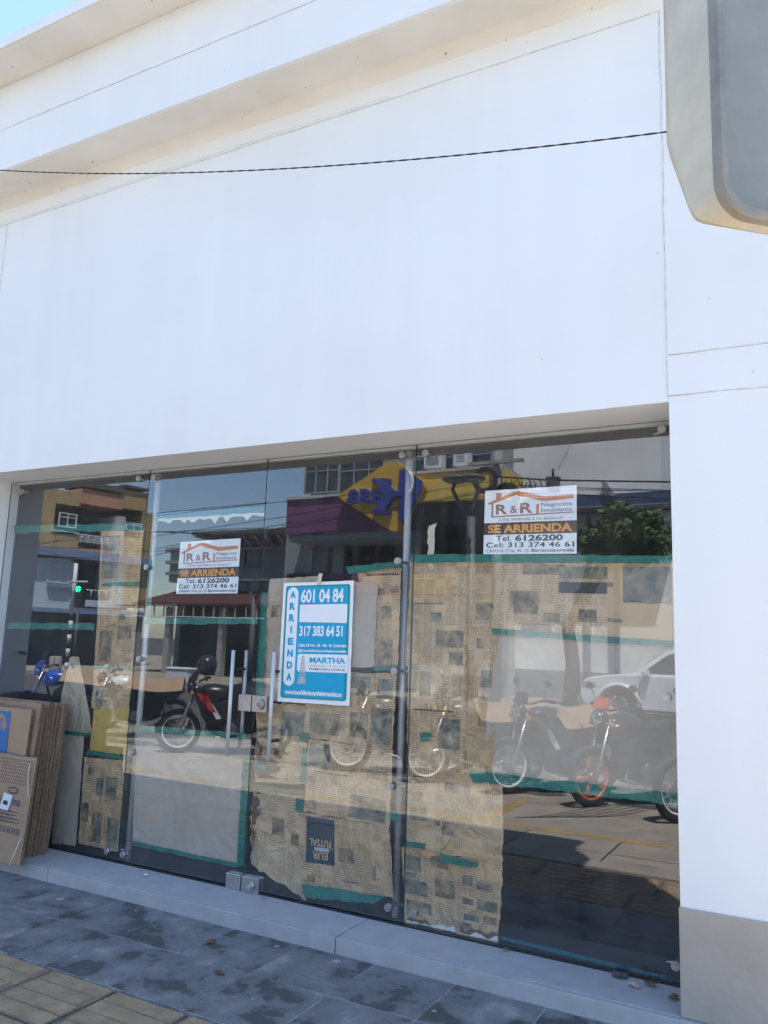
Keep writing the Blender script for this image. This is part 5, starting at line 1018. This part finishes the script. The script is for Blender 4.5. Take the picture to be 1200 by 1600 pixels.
# --- the white pickup parked across the street
CX, CY, Z0 = -3.02, -12.85, -.12
V = thing('parked_suv', 'white off-road car with chrome wheels parked across the street', 'car', (CX, CY, Z0))
def arch(cx, r, n=13): return [(cx + r * math.cos(PI - PI * k / (n - 1)), .38 + r * math.sin(PI - PI * k / (n - 1))) for k in range(n)]
prof_ = [(-2.30, .42), (-2.37, .60), (-2.38, .78), (-2.34, .93), (-2.24, 1.02), (-2.05, 1.08), (-1.75, 1.13), (-1.4, 1.165), (-1.0, 1.18), (2.25, 1.17), (2.33, 1.0), (2.36, .42)]
low = [(2.2, .34)] + [p for p in arch(1.40, .52)][::-1] + [(.9, .32), (-.9, .32)] + [p for p in arch(-1.45, .52)][::-1] + [(-2.15, .36)]
mb = MB(); P_ = lambda a, b, k, w_=.90: (CX + a, CY + (w_ if k else -w_), Z0 + b)
side = prof_ + low
# side skins follow the outline with its wheel arches; top runs across
A_ = mb.add([P_(a, b, 0) for a, b in side]); B2 = mb.add([P_(a, b, 1) for a, b in side]); n = len(side)
mb.face([A_ + i for i in range(n)][::-1], 'paint_white'); mb.face([B2 + i for i in range(n)], 'paint_white')
for i in range(n): mb.face([A_ + i, A_ + (i + 1) % n, B2 + (i + 1) % n, B2 + i], 'paint_white')
body = mb.build('body', V, bevel=.035)
cab = [(-1.12, 1.182), (-.35, 1.76), (.2, 1.80), (1.75, 1.76), (2.18, 1.172)]
mb = MB(); aL_ = mb.add([(CX + a, CY - (.86 if b < 1.3 else .70), Z0 + b) for a, b in cab]); aR_ = mb.add([(CX + a, CY + (.86 if b < 1.3 else .70), Z0 + b) for a, b in cab])
mb.face([aL_ + i for i in range(5)][::-1], 'paint_white'); mb.face([aR_ + i for i in range(5)], 'paint_white')
for i in range(4): mb.face([aL_ + i, aL_ + i + 1, aR_ + i + 1, aR_ + i], 'paint_white')
mb.build('cabin', V, bevel=.03)
def side_win(pts):
    mb = MB(); f = lambda a, b: CY + .86 - (b - 1.172) * (.16 / .6) + .006
    mb.prism(pts, lambda a, b, k: (CX + a, f(a, b) + (.0 if k == 0 else .006), Z0 + b), 'window_glass'); return mb.build('side_window', V)
side_win([(-.88, 1.22), (-.28, 1.68), (.12, 1.70), (.12, 1.22)]); side_win([(.20, 1.22), (.20, 1.70), (1.02, 1.69), (1.06, 1.22)]); side_win([(1.14, 1.22), (1.12, 1.68), (1.62, 1.66), (1.88, 1.22)])
mb = MB(); mb.hexa([(CX - 1.075, CY - .76, Z0 + 1.22), (CX - 1.075, CY + .76, Z0 + 1.22), (CX - 1.03, CY + .76, Z0 + 1.21), (CX - 1.03, CY - .76, Z0 + 1.21), (CX - .43, CY - .64, Z0 + 1.72), (CX - .43, CY + .64, Z0 + 1.72), (CX - .38, CY + .64, Z0 + 1.71), (CX - .38, CY - .64, Z0 + 1.71)], 'window_glass'); mb.build('windscreen', V)
for x in (-1.45, 1.40):
    for s_ in (-1, 1):
        y = CY + s_ * .80; mb = MB(); mb.torus((CX + x, y, Z0 + .42), .255, .03, (0, 1, 0), 'chrome', 30, 6); mb.path([(CX + x, y - .05, Z0 + .42), (CX + x, y + .06 * s_, Z0 + .42)], .06, 'chrome', 12)
        for k in range(6):
            for dlt in (-.09, .09): a = 2 * PI * k / 6; mb.path([(CX + x + .05 * math.cos(a), y + .06 * s_, Z0 + .42 + .05 * math.sin(a)), (CX + x + .25 * math.cos(a + dlt), y + .07 * s_, Z0 + .42 + .25 * math.sin(a + dlt))], .014, 'chrome', 5)
        wh = mb.build('wheel', V); mb = MB(); mb.torus((CX + x, y, Z0 + .42), .335, .090, (0, 1, 0), 'rubber', 36, 10); mb.build('tyre', wh)
        mb = MB(); mb.path([(CX + x + .535 * math.cos(a), CY + s_ * .915, Z0 + .38 + .535 * math.sin(a)) for a in [.15 + i * .285 for i in range(11)]], .045, 'paint_white', 6); mb.build('wheel_flare', V)
mb = MB(); mb.box(CX - 2.33, CY + .55, Z0 + .80, CX - 1.98, CY + .91, Z0 + .96, 'lens_glass'); mb.build('headlight', V, bevel=.02)
mb = MB(); mb.box(CX - .86, CY + .91, Z0 + 1.14, CX - .68, CY + 1.10, Z0 + 1.30, 'paint_white'); mb.build('door_mirror', V, bevel=.03)
for a in (-.95, .14, 1.08): mb = MB(); mb.box(CX + a, CY + .901, Z0 + .5, CX + a + .012, CY + .9035, Z0 + 1.16, 'joint_dark'); mb.build('door_gap', V)
for a in (-.05, .92): mb = MB(); mb.box(CX + a, CY + .905, Z0 + .98, CX + a + .16, CY + .935, Z0 + 1.02, 'chrome'); mb.build('door_handle', V, bevel=.008)
mb = MB(); mb.box(CX - .85, CY + .80, Z0 + .30, CX + .85, CY + 1.0, Z0 + .36, 'dark_metal'); mb.build('running_board', V)
mb = MB(); mb.box(CX - 2.46, CY - .80, Z0 + .38, CX - 2.36, CY + .80, Z0 + .62, 'paint_white'); mb.build('bumper', V, bevel=.04)
# white crate on the far side
c = vpt(280, 1046, -11.5); mb = MB(); mb.box(c.x - .45, -11.8, -.12, c.x + .45, -11.4, .52, 'metal_white'); mb.box(c.x - .48, -11.83, .522, c.x + .48, -11.37, .60, 'metal_white'); tag(mb.build('cooler_box', bevel=.03), 'white cooler box across the street left of the black helmet', 'cooler')
c = ground(300, 1058, -.12)
